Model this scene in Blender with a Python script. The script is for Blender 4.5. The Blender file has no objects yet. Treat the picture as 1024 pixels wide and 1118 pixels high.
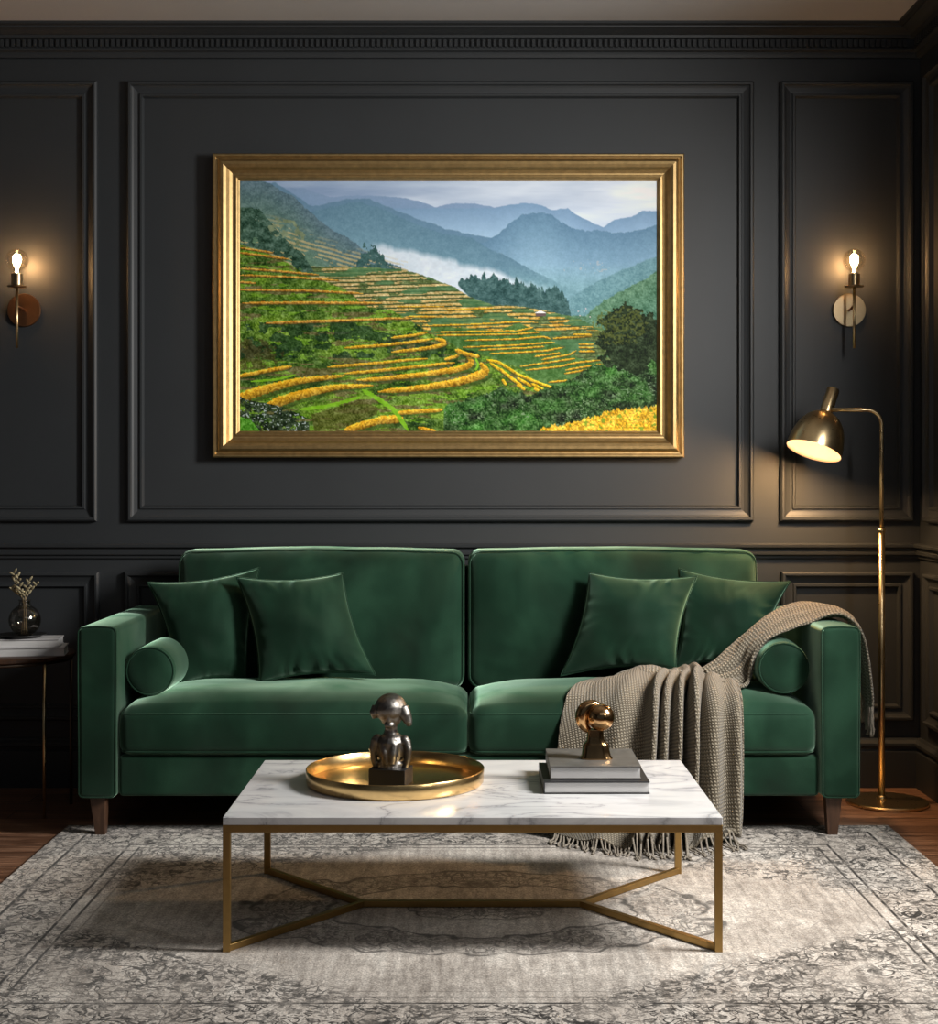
import bpy, bmesh, math, random
import numpy as np
from mathutils import Vector, Matrix, Euler, noise

# ---------------------------------------------------------------- camera
F = 1615.0                      # focal length in pixels of a 1024 px wide frame
EYE = 1.15
SC = bpy.context.scene
COL = SC.collection
cam_d = bpy.data.cameras.new('camera')
cam = bpy.data.objects.new('camera', cam_d); COL.objects.link(cam)
cam.location = (0, 0, EYE); cam.rotation_euler = (math.pi/2, 0, 0)
cam_d.sensor_fit = 'HORIZONTAL'; cam_d.sensor_width = 36; cam_d.lens = F/1024*36
cam_d.shift_x = -4/1024; cam_d.shift_y = -37/1024
SC.camera = cam
# ---------------------------------------------------------------- world, exposure, daylight from the right, added fill
wd = bpy.data.worlds.new('world'); SC.world = wd; wd.use_nodes = True
wd.node_tree.nodes['Background'].inputs[0].default_value = (0.75, 0.86, 1.0, 1)
wd.node_tree.nodes['Background'].inputs[1].default_value = 0.05
SC.view_settings.view_transform = 'Standard'; SC.view_settings.look = 'None'
SC.view_settings.gamma = 1; SC.view_settings.use_curve_mapping = False
SC.view_settings.exposure = 0.0
def light(name, kind, loc, energy, color, **k):
    d = bpy.data.lights.new(name, kind); d.energy = energy; d.color = color
    for a, v in k.items(): setattr(d, a, v)
    o = bpy.data.objects.new(name, d); COL.objects.link(o); o.location = loc
    return o
def aim(o, t): o.rotation_euler = (Vector(t)-o.location).to_track_quat('-Z', 'Y').to_euler()
for y0, en in ((1.75, 6), (3.40, 77)):         # daylight outside the two tall windows of the right wall
    l = light('window_daylight', 'AREA', (1.95, y0, 2.05), en, (1.0, 0.97, 0.93), shape='RECTANGLE', size=0.42, size_y=0.85, spread=2.3)
    aim(l, (-0.2, 4.4, 0.6))
l = light('room_fill', 'AREA', (0.7, 1.4, 2.7), 5.5, (0.86, 0.93, 1.0), shape='RECTANGLE', size=2.2, size_y=1.0)  # added soft fill from high in front, no real source there
aim(l, (0.1, 5.2, 0.9))

rnd = random.Random(7)
PI = math.pi
def P(px, py, Y): return Vector(((px-516)*Y/F, Y, EYE-(py-522)*Y/F))

# ---------------------------------------------------------------- node helpers
def new_mat(name):
    m = bpy.data.materials.new(name); m.use_nodes = True
    nt = m.node_tree; return m, nt, nt.nodes['Principled BSDF']
def nd(nt, t, **k):
    n = nt.nodes.new(t)
    for a, v in k.items():
        if a.startswith('i_'): n.inputs[a[2:].replace('_', ' ')].default_value = v
        else: setattr(n, a, v)
    return n
def ramp(nt, fac, stops):
    r = nt.nodes.new('ShaderNodeValToRGB'); nt.links.new(fac, r.inputs[0])
    e = r.color_ramp.elements
    while len(e) < len(stops): e.new(0.5)
    for el, (p, c) in zip(e, stops): el.position = p; el.color = tuple(c)+(1,) if len(c) == 3 else c
    return r.outputs[0]
def math_n(nt, op, a, b=None, c=None):
    n = nt.nodes.new('ShaderNodeMath'); n.operation = op
    for i, v in enumerate((a, b, c)):
        if v is None: continue
        if isinstance(v, (int, float)): n.inputs[i].default_value = v
        else: nt.links.new(v, n.inputs[i])
    return n.outputs[0]
def mixc(nt, fac, a, b, blend='MIX'):
    n = nt.nodes.new('ShaderNodeMix'); n.data_type = 'RGBA'; n.blend_type = blend
    for sock, v in ((n.inputs[0], fac), (n.inputs[6], a), (n.inputs[7], b)):
        if isinstance(v, (int, float)): sock.default_value = v
        elif isinstance(v, tuple): sock.default_value = v+(1,) if len(v) == 3 else v
        else: nt.links.new(v, sock)
    return n.outputs[2]
def bump(nt, h, strength, dist, bsdf, chain=None):
    b = nt.nodes.new('ShaderNodeBump'); b.inputs['Strength'].default_value = strength
    b.inputs['Distance'].default_value = dist; nt.links.new(h, b.inputs['Height'])
    if chain: nt.links.new(chain, b.inputs['Normal'])
    nt.links.new(b.outputs[0], bsdf.inputs['Normal']); return b.outputs[0]
def coords(nt, scale=(1, 1, 1), kind='Object', rot=(0, 0, 0)):
    t = nt.nodes.new('ShaderNodeTexCoord'); m = nt.nodes.new('ShaderNodeMapping')
    m.inputs['Scale'].default_value = scale; m.inputs['Rotation'].default_value = rot
    nt.links.new(t.outputs[kind], m.inputs[0]); return m.outputs[0]
def noise_n(nt, vec, scale, detail=4, rough=.55, dist=0):
    n = nd(nt, 'ShaderNodeTexNoise'); n.inputs['Scale'].default_value = scale
    n.inputs['Detail'].default_value = detail; n.inputs['Roughness'].default_value = rough
    n.inputs['Distortion'].default_value = dist
    nt.links.new(vec, n.inputs['Vector']); return n.outputs[0]

# ---------------------------------------------------------------- materials
def simple(name, col, rough=.5, metal=0, nscale=None, amt=.15, bumps=None):
    m, nt, b = new_mat(name)
    b.inputs['Roughness'].default_value = rough; b.inputs['Metallic'].default_value = metal
    v = coords(nt)
    n = noise_n(nt, v, nscale or 12)
    c = ramp(nt, n, [(.3, tuple(x*(1-amt) for x in col)), (.7, tuple(min(1, x*(1+amt)) for x in col))])
    nt.links.new(c, b.inputs['Base Color'])
    if bumps: bump(nt, noise_n(nt, v, bumps[0]), bumps[1], .002, b)
    return m
M = {}
M['wall'] = simple('charcoal_wall_paint', (.030, .0335, .0365), .5, nscale=3, amt=.06, bumps=(180, .06))
M['ceiling'] = simple('ceiling_plaster', (.52, .49, .47), .9, nscale=2, amt=.04)
def metal(name, col, rough, streak=(1, 1, 1), sc=60, amt=.05):
    m, nt, b = new_mat(name)
    b.inputs['Metallic'].default_value = 1
    n = noise_n(nt, coords(nt, streak), sc, 5)
    nt.links.new(ramp(nt, n, [(.3, tuple(c*(1-amt) for c in col)), (.7, tuple(min(1, c*(1+amt)) for c in col))]), b.inputs['Base Color'])
    r = math_n(nt, 'MULTIPLY_ADD', n, .04, rough-.02); nt.links.new(r, b.inputs['Roughness'])
    return m
M['brass'] = metal('brushed_brass', (.70, .53, .29), .28)
M['brass_shiny'] = metal('polished_brass', (.78, .54, .24), .24)
M['table_brass'] = metal('aged_brass_tube', (.42, .27, .10), .42)
M['frame_gold'] = metal('antique_gold_leaf', (.47, .325, .145), .47, (1, 1, 1), 45, .15)
M['bronze'] = metal('polished_bronze', (.55, .33, .15), .16, sc=25, amt=.3)
M['pewter'] = metal('dark_pewter', (.20, .19, .175), .36, sc=40, amt=.4)
nt = M['pewter'].node_tree; bump(nt, noise_n(nt, coords(nt), 90, 5, .65), .55, .004, nt.nodes['Principled BSDF'])
M['sconce_dark'] = metal('dark_sconce_metal', (.40, .20, .10), .35)  # sconce arms; on the left plate, its dimmer reflection put into the colour
M['stone_black'] = simple('black_stone', (.012, .012, .012), .4, amt=.3)
M['black_metal'] = metal('dark_bronze_tube', (.16, .12, .09), .45)
M['paper'] = simple('book_pages', (.62, .61, .60), .8, nscale=4, amt=.05)
M['cover_black'] = simple('black_book_cover', (.015, .015, .016), .45)
M['cover_grey'] = simple('grey_book_cover', (.085, .082, .075), .5, nscale=30, amt=.25)
M['cover_white'] = simple('white_book_cover', (.55, .54, .54), .5, amt=.04)
M['plate_brass'] = metal('satin_brass_plate', (.46, .36, .22), .42)
M['bulb_socket'] = metal('socket_brass', (.5, .36, .2), .3)
# pages with lines
nt = M['paper'].node_tree; b = nt.nodes['Principled BSDF']
w = nd(nt, 'ShaderNodeTexWave'); w.bands_direction = 'Z'; w.inputs['Scale'].default_value = 160; w.inputs['Distortion'].default_value = .6
nt.links.new(coords(nt), w.inputs['Vector']); bump(nt, w.outputs[1], .25, .001, b)

def velvet():
    m, nt, b = new_mat('green_velvet')
    v = coords(nt)
    n = noise_n(nt, coords(nt, (1, 1, .8)), 4.0, 3, .5, .3)
    n2 = noise_n(nt, v, 420, 2)
    c = ramp(nt, n, [(.34, (.0022, .014, .0065)), (.5, (.0050, .027, .0135)), (.66, (.014, .052, .028))])
    c = mixc(nt, .35, c, ramp(nt, n2, [(.3, (.35, .35, .35)), (.7, (1, 1, 1))]), 'MULTIPLY')
    nt.links.new(c, b.inputs['Base Color'])
    b.inputs['Roughness'].default_value = .75
    b.inputs['Specular IOR Level'].default_value = .12
    b.inputs['Sheen Weight'].default_value = 1.0
    b.inputs['Sheen Roughness'].default_value = .42
    nt.links.new(ramp(nt, noise_n(nt, v, 3.2, 3, .5, .4), [(.34, (.24, .50, .33)), (.66, (.66, 1.0, .76))]), b.inputs['Sheen Tint'])
    bump(nt, n2, .12, .001, b)
    return m
M['velvet'] = velvet()

def wood(name, c0, c1, rough, scale=(1, 1, 6), sc=8):
    m, nt, b = new_mat(name)
    v = coords(nt, scale)
    n = noise_n(nt, v, sc, 6, .6, 1.2)
    nt.links.new(ramp(nt, n, [(.3, c0), (.7, c1)]), b.inputs['Base Color'])
    b.inputs['Roughness'].default_value = rough
    bump(nt, n, .15, .002, b)
    return m
M['walnut'] = wood('dark_walnut', (.035, .016, .009), (.10, .05, .028), .4, (14, 14, 1.5), 3)
M['twig'] = wood('dry_twig', (.18, .13, .07), (.32, .25, .14), .7)

def floor_mat():
    m, nt, b = new_mat('oak_planks')
    v = coords(nt, (1, 1, 1), 'Object')
    br = nd(nt, 'ShaderNodeTexBrick'); br.offset = .37
    for k, val in (('Scale', 1.0), ('Mortar Size', .0022), ('Brick Width', 1.15), ('Row Height', .125), ('Bias', 0.0)): br.inputs[k].default_value = val
    br.inputs['Color1'].default_value = (.15, .15, .15, 1); br.inputs['Color2'].default_value = (.9, .9, .9, 1); br.inputs['Mortar'].default_value = (0, 0, 0, 1)
    nt.links.new(v, br.inputs['Vector'])
    g = noise_n(nt, coords(nt, (1.3, 16, 1)), 2.6, 8, .62, 1.6)
    base = ramp(nt, g, [(.30, (.075, .033, .018)), (.5, (.21, .105, .06)), (.72, (.42, .24, .15))])
    tone = ramp(nt, br.outputs[0], [(0, (.62, .6, .58)), (1, (1.1, 1.1, 1.1))])
    c = mixc(nt, 1.0, base, tone, 'MULTIPLY')
    c = mixc(nt, br.outputs[1], c, (.008, .004, .003))
    nt.links.new(c, b.inputs['Base Color'])
    nt.links.new(math_n(nt, 'MULTIPLY_ADD', g, .25, .28), b.inputs['Roughness'])
    bump(nt, math_n(nt, 'SUBTRACT', g, br.outputs[1]), .2, .003, b)
    return m
M['floor'] = floor_mat()

def marble():
    m, nt, b = new_mat('white_marble')
    v = coords(nt, (1, 2.4, 1), rot=(0, 0, .28))
    n = noise_n(nt, v, 2.2, 7, .56, 1.0)
    vein = math_n(nt, 'ABSOLUTE', math_n(nt, 'SUBTRACT', n, .5))
    n3 = noise_n(nt, v, 2.1, 4, .5, 2.0)
    thick = math_n(nt, 'MULTIPLY', vein, ramp(nt, n3, [(.42, (1, 1, 1)), (.60, (.25, .25, .25))]))
    c = ramp(nt, thick, [(0, (.36, .36, .37)), (.005, (.56, .56, .57)), (.024, (.68, .68, .68)), (.12, (.75, .75, .74))])
    cl = ramp(nt, noise_n(nt, v, 1.6, 5), [(.35, (.80, .80, .82)), (.65, (1, 1, 1))])
    c = mixc(nt, .8, c, cl, 'MULTIPLY')
    nt.links.new(c, b.inputs['Base Color']); b.inputs['Roughness'].default_value = .16
    return m
M['marble'] = marble()

def knit():
    m, nt, b = new_mat('taupe_knit')
    uv = nt.nodes.new('ShaderNodeUVMap'); uv.uv_map = 'UVMap'
    mp = nt.nodes.new('ShaderNodeMapping'); mp.inputs['Scale'].default_value = (1, 1, 1); mp.inputs['Rotation'].default_value = (0, 0, .15)
    nt.links.new(uv.outputs[0], mp.inputs[0])
    sx = nt.nodes.new('ShaderNodeSeparateXYZ'); nt.links.new(mp.outputs[0], sx.inputs[0])
    zig = math_n(nt, 'ABSOLUTE', math_n(nt, 'SINE', math_n(nt, 'MULTIPLY', sx.outputs[0], PI/.0095)))
    yy = math_n(nt, 'ADD', math_n(nt, 'MULTIPLY', sx.outputs[1], 2*PI/.0110), math_n(nt, 'MULTIPLY', zig, 2.6))
    st = math_n(nt, 'MULTIPLY_ADD', math_n(nt, 'SINE', yy), .5, .5)
    h = math_n(nt, 'MULTIPLY', math_n(nt, 'POWER', zig, .5), math_n(nt, 'MULTIPLY_ADD', st, .75, .25))
    fuzz = noise_n(nt, coords(nt), 420, 3)
    c = ramp(nt, h, [(0, (.062, .051, .035)), (.5, (.190, .162, .117)), (1, (.37, .325, .25))])
    c = mixc(nt, .4, c, ramp(nt, fuzz, [(.3, (.55, .55, .55)), (.7, (1.1, 1.1, 1.1))]), 'MULTIPLY')
    nt.links.new(c, b.inputs['Base Color']); b.inputs['Roughness'].default_value = .95
    b.inputs['Sheen Weight'].default_value = .25
    b.inputs['Specular IOR Level'].default_value = .1
    ch = bump(nt, h, .9, .004, b); bump(nt, fuzz, .3, .001, b, ch)
    return m
M['knit'] = knit()
M['yarn'] = simple('taupe_yarn', (.24, .21, .17), .95, nscale=200, amt=.3, bumps=(300, .5))

def rug_mat():
    # distressed oriental rug: border lines by distance to the edge, mirrored arabesques, worn patches
    HX, HY = 1.345, 0.955
    m, nt, b = new_mat('distressed_rug_pile')
    tc = nt.nodes.new('ShaderNodeTexCoord'); s = nt.nodes.new('ShaderNodeSeparateXYZ'); nt.links.new(tc.outputs['Object'], s.inputs[0])
    ax = math_n(nt, 'ABSOLUTE', s.outputs[0]); ay = math_n(nt, 'ABSOLUTE', s.outputs[1])
    ex = math_n(nt, 'SUBTRACT', HX, ax); ey = math_n(nt, 'SUBTRACT', HY, ay)
    d = math_n(nt, 'MINIMUM', ex, ey)
    cb = nt.nodes.new('ShaderNodeCombineXYZ'); nt.links.new(ax, cb.inputs[0]); nt.links.new(s.outputs[1], cb.inputs[1])
    mir = cb.outputs[0]
    obj = tc.outputs['Object']
    # arabesque = thin contour lines of warped noise
    def contour(vec, scale, level, wid, dist=1.5, detail=2):
        n = noise_n(nt, vec, scale, detail, .5, dist)
        a = math_n(nt, 'ABSOLUTE', math_n(nt, 'SUBTRACT', n, level))
        return ramp(nt, a, [(wid*.5, (1, 1, 1)), (wid, (0, 0, 0))])
    a1 = contour(mir, 8, .5, .022, 1.2); a2 = contour(mir, 14, .45, .030, 1.0); a3 = contour(mir, 22, .54, .04, .8)
    ara = math_n(nt, 'MAXIMUM', a1, math_n(nt, 'MAXIMUM', a2, math_n(nt, 'MULTIPLY', a3, .7)))
    dots = ramp(nt, noise_n(nt, mir, 30, 3, .6, 1.0), [(.56, (0, 0, 0)), (.60, (1, 1, 1))])
    ara = math_n(nt, 'MAXIMUM', ara, math_n(nt, 'MULTIPLY', dots, .8))
    blobs = ramp(nt, noise_n(nt, mir, 20, 5, .7, .4), [(.59, (0, 0, 0)), (.61, (1, 1, 1))])
    ara = math_n(nt, 'MAXIMUM', ara, blobs)
    # where the pattern is dense: border band, medallion, corners
    def band(x, lo, hi, soft=.006):
        r1 = ramp(nt, math_n(nt, 'MULTIPLY', math_n(nt, 'SUBTRACT', x, lo-soft), 1/(2*soft)), [(0, (0, 0, 0)), (1, (1, 1, 1))])
        r2 = ramp(nt, math_n(nt, 'MULTIPLY', math_n(nt, 'SUBTRACT', x, hi-soft), 1/(2*soft)), [(0, (1, 1, 1)), (1, (0, 0, 0))])
        return math_n(nt, 'MULTIPLY', r1, r2)
    border = band(d, .10, .255)
    mx = math_n(nt, 'DIVIDE', ax, .62); my = math_n(nt, 'DIVIDE', ay, .37)
    rr = math_n(nt, 'SQRT', math_n(nt, 'ADD', math_n(nt, 'MULTIPLY', mx, mx), math_n(nt, 'MULTIPLY', my, my)))
    wob = math_n(nt, 'MULTIPLY_ADD', noise_n(nt, mir, 6, 2), .5, -.25)
    rr = math_n(nt, 'ADD', rr, wob)
    med = band(rr, .62, 1.02, .04)
    core = band(rr, -1, .3, .05)
    rings = math_n(nt, 'MAXIMUM', math_n(nt, 'MAXIMUM', band(rr, .60, .63, .008), band(rr, .99, 1.02, .008)), band(rr, .28, .30, .008))
    corner = ramp(nt, math_n(nt, 'ADD', math_n(nt, 'DIVIDE', ax, 1.05), math_n(nt, 'DIVIDE', ay, .66)), [(0, (0, 0, 0)), (1, (0, 0, 0))])
    cr = math_n(nt, 'ADD', math_n(nt, 'DIVIDE', ax, 1.05), math_n(nt, 'DIVIDE', ay, .66))
    corner = band(cr, 1.2, 9, .06)
    dens = math_n(nt, 'MAXIMUM', border, math_n(nt, 'MAXIMUM', math_n(nt, 'MULTIPLY', med, .7), math_n(nt, 'MAXIMUM', math_n(nt, 'MULTIPLY', core, .7), math_n(nt, 'MULTIPLY', corner, .9))))
    dens = math_n(nt, 'MAXIMUM', dens, .3)
    wear = ramp(nt, noise_n(nt, obj, 5, 6, .7), [(.38, (.5, .5, .5)), (.50, (1, 1, 1))])
    fine = ramp(nt, noise_n(nt, obj, 70, 3, .7), [(.36, (.6, .6, .6)), (.48, (1, 1, 1))])
    ink = math_n(nt, 'MULTIPLY', math_n(nt, 'MULTIPLY', ara, dens), math_n(nt, 'MULTIPLY', wear, fine))
    # line work
    ln = None
    for pos, wdt, st in ((.040, .005, .6), (.093, .010, 1), (.262, .009, 1), (.300, .008, .95), (.335, .005, .5)):
        x = math_n(nt, 'MULTIPLY', band(d, pos-wdt/2, pos+wdt/2, .0018), st)
        ln = x if ln is None else math_n(nt, 'MAXIMUM', ln, x)
    ln = math_n(nt, 'MAXIMUM', ln, math_n(nt, 'MULTIPLY', rings, .8))
    lwear = ramp(nt, noise_n(nt, obj, 14, 4, .7), [(.33, (.35, .35, .35)), (.5, (1, 1, 1))])
    ink = math_n(nt, 'MAXIMUM', ink, math_n(nt, 'MULTIPLY', ln, lwear))
    # ground tone with streaks along the warp
    g1 = noise_n(nt, coords(nt, (10, 1.2, 1)), 5, 6, .65)
    g2 = noise_n(nt, obj, 2.6, 5, .6)
    g3 = noise_n(nt, obj, 190, 2, .6)
    g = math_n(nt, 'ADD', math_n(nt, 'MULTIPLY', g1, .45), math_n(nt, 'MULTIPLY', g2, .55))
    ground = ramp(nt, g, [(.36, (.29, .255, .22)), (.5, (.55, .50, .445)), (.63, (.80, .75, .68))])
    ground = mixc(nt, .75, ground, ramp(nt, g3, [(.32, (.40, .40, .40)), (.62, (1.15, 1.15, 1.15))]), 'MULTIPLY')
    shade = math_n(nt, 'MULTIPLY', math_n(nt, 'MAXIMUM', med, math_n(nt, 'MULTIPLY', border, .5)), .18)
    ground = mixc(nt, shade, ground, (.15, .135, .118))
    c = mixc(nt, math_n(nt, 'MULTIPLY', ink, .97), ground, (.010, .009, .008))
    nt.links.new(c, b.inputs['Base Color']); b.inputs['Roughness'].default_value = .95
    b.inputs['Specular IOR Level'].default_value = .1; b.inputs['Sheen Weight'].default_value = .15
    ch = bump(nt, g3, .6, .003, b); bump(nt, ink, .5, -.002, b, ch)
    return m
M['rug'] = rug_mat()

def clear_glass(name, tint, gloss_bias):
    m = bpy.data.materials.new(name); m.use_nodes = True; nt = m.node_tree
    nt.nodes.remove(nt.nodes['Principled BSDF'])
    tr = nt.nodes.new('ShaderNodeBsdfTransparent'); tr.inputs[0].default_value = tint+(1,)
    gl = nt.nodes.new('ShaderNodeBsdfGlossy'); gl.inputs['Roughness'].default_value = .04
    lw = nt.nodes.new('ShaderNodeLayerWeight'); lw.inputs[0].default_value = .35
    f = math_n(nt, 'MULTIPLY_ADD', lw.outputs[0], .4, gloss_bias)
    mx = nt.nodes.new('ShaderNodeMixShader'); nt.links.new(f, mx.inputs[0])
    nt.links.new(tr.outputs[0], mx.inputs[1]); nt.links.new(gl.outputs[0], mx.inputs[2])
    nt.links.new(mx.outputs[0], nt.nodes['Material Output'].inputs[0]); return m
M['bulb_glass'] = clear_glass('clear_bulb_glass', (.98, .93, .85), .03)
M['vase_glass'] = clear_glass('smoked_vase_glass', (.84, .82, .78), .06)
def emit(name, col, s):
    m, nt, b = new_mat(name); b.inputs['Base Color'].default_value = (.1, .1, .1, 1)
    n = noise_n(nt, coords(nt), 30)
    nt.links.new(ramp(nt, n, [(0, col), (1, tuple(c*.9 for c in col))]), b.inputs['Emission Color'])
    b.inputs['Emission Strength'].default_value = s; return m
M['filament'] = emit('glowing_filament', (1, .72, .36), 60)
M['lamp_bulb'] = emit('lamp_bulb_glow', (1, .62, .30), 1.6)
M['reflector'] = simple('matte_peach_reflector', (.020, .0105, .005), .8)
M['leaf'] = simple('dried_leaf', (.34, .29, .17), .6, nscale=40, amt=.4)

# ---------------------------------------------------------------- mesh helpers
def link(name, me, mat, parent=None, smooth=False):
    o = bpy.data.objects.new(name, me); COL.objects.link(o)
    if mat: me.materials.append(mat)
    if smooth:
        for p in me.polygons: p.use_smooth = True
    if parent: o.parent = parent
    return o
def obj(name, bm, mat, parent=None, smooth=False, loc=None):
    me = bpy.data.meshes.new(name)
    bmesh.ops.recalc_face_normals(bm, faces=bm.faces[:])
    if loc is not None: bmesh.ops.translate(bm, verts=bm.verts[:], vec=-Vector(loc))
    bm.to_mesh(me); bm.free()
    o = link(name, me, mat, parent, smooth)
    if loc is not None: o.location = loc if parent is None else Vector(loc)-(parent.location)
    return o
def tag(o, label, cat, group=None):
    o['label'] = label; o['category'] = cat
    if group: o['group'] = group
    return o
def thing(name, label, cat, loc=(0, 0, 0), group=None):
    o = bpy.data.objects.new(name, None); COL.objects.link(o); o.location = loc
    o.empty_display_size = .05
    return tag(o, label, cat, group)
def struct(o): o['kind'] = 'structure'; return o
def child(name, bm, mat, parent, smooth=False):
    """bm is given in world coordinates; the child sits under an Empty that is only translated."""
    bmesh.ops.translate(bm, verts=bm.verts[:], vec=-world_loc(parent))
    return obj(name, bm, mat, parent, smooth)
def world_loc(o):
    v = Vector((0, 0, 0))
    while o: v += o.location; o = o.parent
    return v
def bevel_mod(o, w=.003, seg=3):
    m = o.modifiers.new('bevel', 'BEVEL'); m.width = w; m.segments = seg; m.limit_method = 'ANGLE'
    m.angle_limit = math.radians(40)
    for p in o.data.polygons: p.use_smooth = True
    w2 = o.modifiers.new('wn', 'WEIGHTED_NORMAL'); w2.keep_sharp = False
    return o
def box(bm, lo, hi):
    vs = [bm.verts.new((x, y, z)) for z in (lo[2], hi[2]) for y in (lo[1], hi[1]) for x in (lo[0], hi[0])]
    for f in ((0, 2, 3, 1), (4, 5, 7, 6), (0, 1, 5, 4), (2, 6, 7, 3), (0, 4, 6, 2), (1, 3, 7, 5)): bm.faces.new([vs[i] for i in f])
    return vs
def bar(bm, a, b, w, h, up=(0, 0, 1)):
    """square-section bar from a to b"""
    a, b = Vector(a), Vector(b); d = (b-a).normalized(); s = d.cross(Vector(up))
    if s.length < 1e-4: s = d.cross(Vector((1, 0, 0)))
    s.normalize(); u = s.cross(d)
    r = []
    for p in (a, b): r.append([bm.verts.new(p+s*sx*w/2+u*su*h/2) for sx, su in ((-1, -1), (1, -1), (1, 1), (-1, 1))])
    bm.faces.new(r[0][::-1]); bm.faces.new(r[1])
    for i in range(4): bm.faces.new((r[0][i], r[0][(i+1) % 4], r[1][(i+1) % 4], r[1][i]))
def tube(bm, pts, rad, n=10, closed=False, cap=True):
    pts = [Vector(p) for p in pts]; N = len(pts); rings = []
    up = None
    for i, p in enumerate(pts):
        if closed: t = (pts[(i+1) % N]-pts[i-1])
        else: t = pts[min(i+1, N-1)]-pts[max(i-1, 0)]
        t.normalize()
        if up is None: up = t.orthogonal().normalized()
        else:
            up = up-t*up.dot(t)
            if up.length < 1e-6: up = t.orthogonal()
            up.normalize()
        s = t.cross(up); r = rad[i] if hasattr(rad, '__len__') else rad
        rings.append([bm.verts.new(p+(up*math.cos(2*PI*k/n)+s*math.sin(2*PI*k/n))*r) for k in range(n)])
    for i in range(N if closed else N-1):
        A, B = rings[i], rings[(i+1) % N]
        if closed and i == N-1:      # best rotation match
            best = min(range(n), key=lambda q: sum((A[k].co-B[(k+q) % n].co).length for k in range(n)))
            B = B[best:]+B[:best]
        for k in range(n): bm.faces.new((A[k], A[(k+1) % n], B[(k+1) % n], B[k]))
    if not closed and cap: bm.faces.new(rings[0][::-1]); bm.faces.new(rings[-1])
def lathe(bm, prof, origin=(0, 0, 0), axis=(0, 0, 1), n=48, capb=True, capt=True):
    """prof = list of (radius, height)"""
    q = Vector((0, 0, 1)).rotation_difference(Vector(axis).normalized()); o = Vector(origin); rings = []
    for r, h in prof:
        if r < 1e-6: rings.append([bm.verts.new(o+q@Vector((0, 0, h)))])
        else: rings.append([bm.verts.new(o+q@Vector((r*math.cos(2*PI*k/n), r*math.sin(2*PI*k/n), h))) for k in range(n)])
    for A, B in zip(rings, rings[1:]):
        for k in range(n):
            a, b2 = A[k % len(A)], A[(k+1) % len(A)]; c, d = B[(k+1) % len(B)], B[k % len(B)]
            vs = []
            for v in (a, b2, c, d):
                if v not in vs: vs.append(v)
            if len(vs) > 2: bm.faces.new(vs)
    if capb and len(rings[0]) > 1: bm.faces.new(rings[0][::-1])
    if capt and len(rings[-1]) > 1: bm.faces.new(rings[-1])
def ball(bm, c, r, u=24, v=16, rot=None):
    r = Vector(r) if hasattr(r, '__len__') else Vector((r, r, r))
    mt = Matrix.Translation(Vector(c)) @ (rot.to_matrix().to_4x4() if rot else Matrix()) @ Matrix.Diagonal((*r, 1))
    bmesh.ops.create_uvsphere(bm, u_segments=u, v_segments=v, radius=1, matrix=mt)
def rect_sweep(bm, x0, x1, z0, z1, prof, mapf):
    """moulding mitred round a rectangle; prof = (inset from the outer edge, height off the wall)"""
    rings = []
    for ins, h in prof:
        rings.append([bm.verts.new(mapf(x, z, h)) for x, z in ((x0+ins, z0+ins), (x1-ins, z0+ins), (x1-ins, z1-ins), (x0+ins, z1-ins))])
    for A, B in zip(rings, rings[1:]):
        for k in range(4): bm.faces.new((A[k], A[(k+1) % 4], B[(k+1) % 4], B[k]))
def line_sweep(bm, prof, p0, p1, m0=0, m1=0, nrm=(0, -1, 0)):
    """moulding along a wall; prof = (off the wall, z); m0, m1 = mitre (1 shortens by the projection)"""
    p0, p1 = Vector(p0), Vector(p1); d = (p1-p0).normalized(); nrm = Vector(nrm)
    A = [bm.verts.new(p0+d*m0*h+nrm*h+Vector((0, 0, z))) for h, z in prof]
    B = [bm.verts.new(p1-d*m1*h+nrm*h+Vector((0, 0, z))) for h, z in prof]
    for i in range(len(prof)-1): bm.faces.new((A[i], A[i+1], B[i+1], B[i]))
    bm.faces.new(A); bm.faces.new(B[::-1])
def samples(h, r, nm, nr):
    """coordinates from -h to h, dense in the rounded edges"""
    e = [h-r+r*math.tan(PI/4*k/nr) for k in range(nr+1)]
    m = [(-1+2*k/nm)*(h-r) for k in range(1, nm)]
    return [-x for x in reversed(e)]+m+e
def softbox(bm, h, r, f=None, nm=14, nr=4):
    """box with rounded edges and many faces; f deforms local points (x, y, z)"""
    hx, hy, hz = h; S = [samples(q, r, nm, nr) for q in h]; cache = {}
    def vert(p):
        k = tuple(round(c, 5) for c in p)
        if k not in cache:
            P3 = Vector(p); q = Vector([max(-(a-r), min(a-r, c)) for a, c in zip(h, p)])
            d = P3-q; pos = q+(d.normalized()*r if d.length > 1e-7 else d)
            if d.length > 1e-7 and sum(abs(c) > 1e-7 for c in d) == 1: pos = P3
            if f: pos = Vector(f(pos))
            cache[k] = bm.verts.new(pos)
        return cache[k]
    for ax in range(3):
        a1, a2 = (ax+1) % 3, (ax+2) % 3
        for sgn in (-1, 1):
            for i in range(len(S[a1])-1):
                for j in range(len(S[a2])-1):
                    q = []
                    for u, v in ((i, j), (i+1, j), (i+1, j+1), (i, j+1)):
                        p = [0, 0, 0]; p[ax] = sgn*h[ax]; p[a1] = S[a1][u]; p[a2] = S[a2][v]; q.append(vert(p))
                    bm.faces.new(q if sgn > 0 else q[::-1])
def nz(p, s, seed=0): return noise.noise(Vector(p)*s+Vector((seed*7.3, seed*3.1, seed)))

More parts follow.
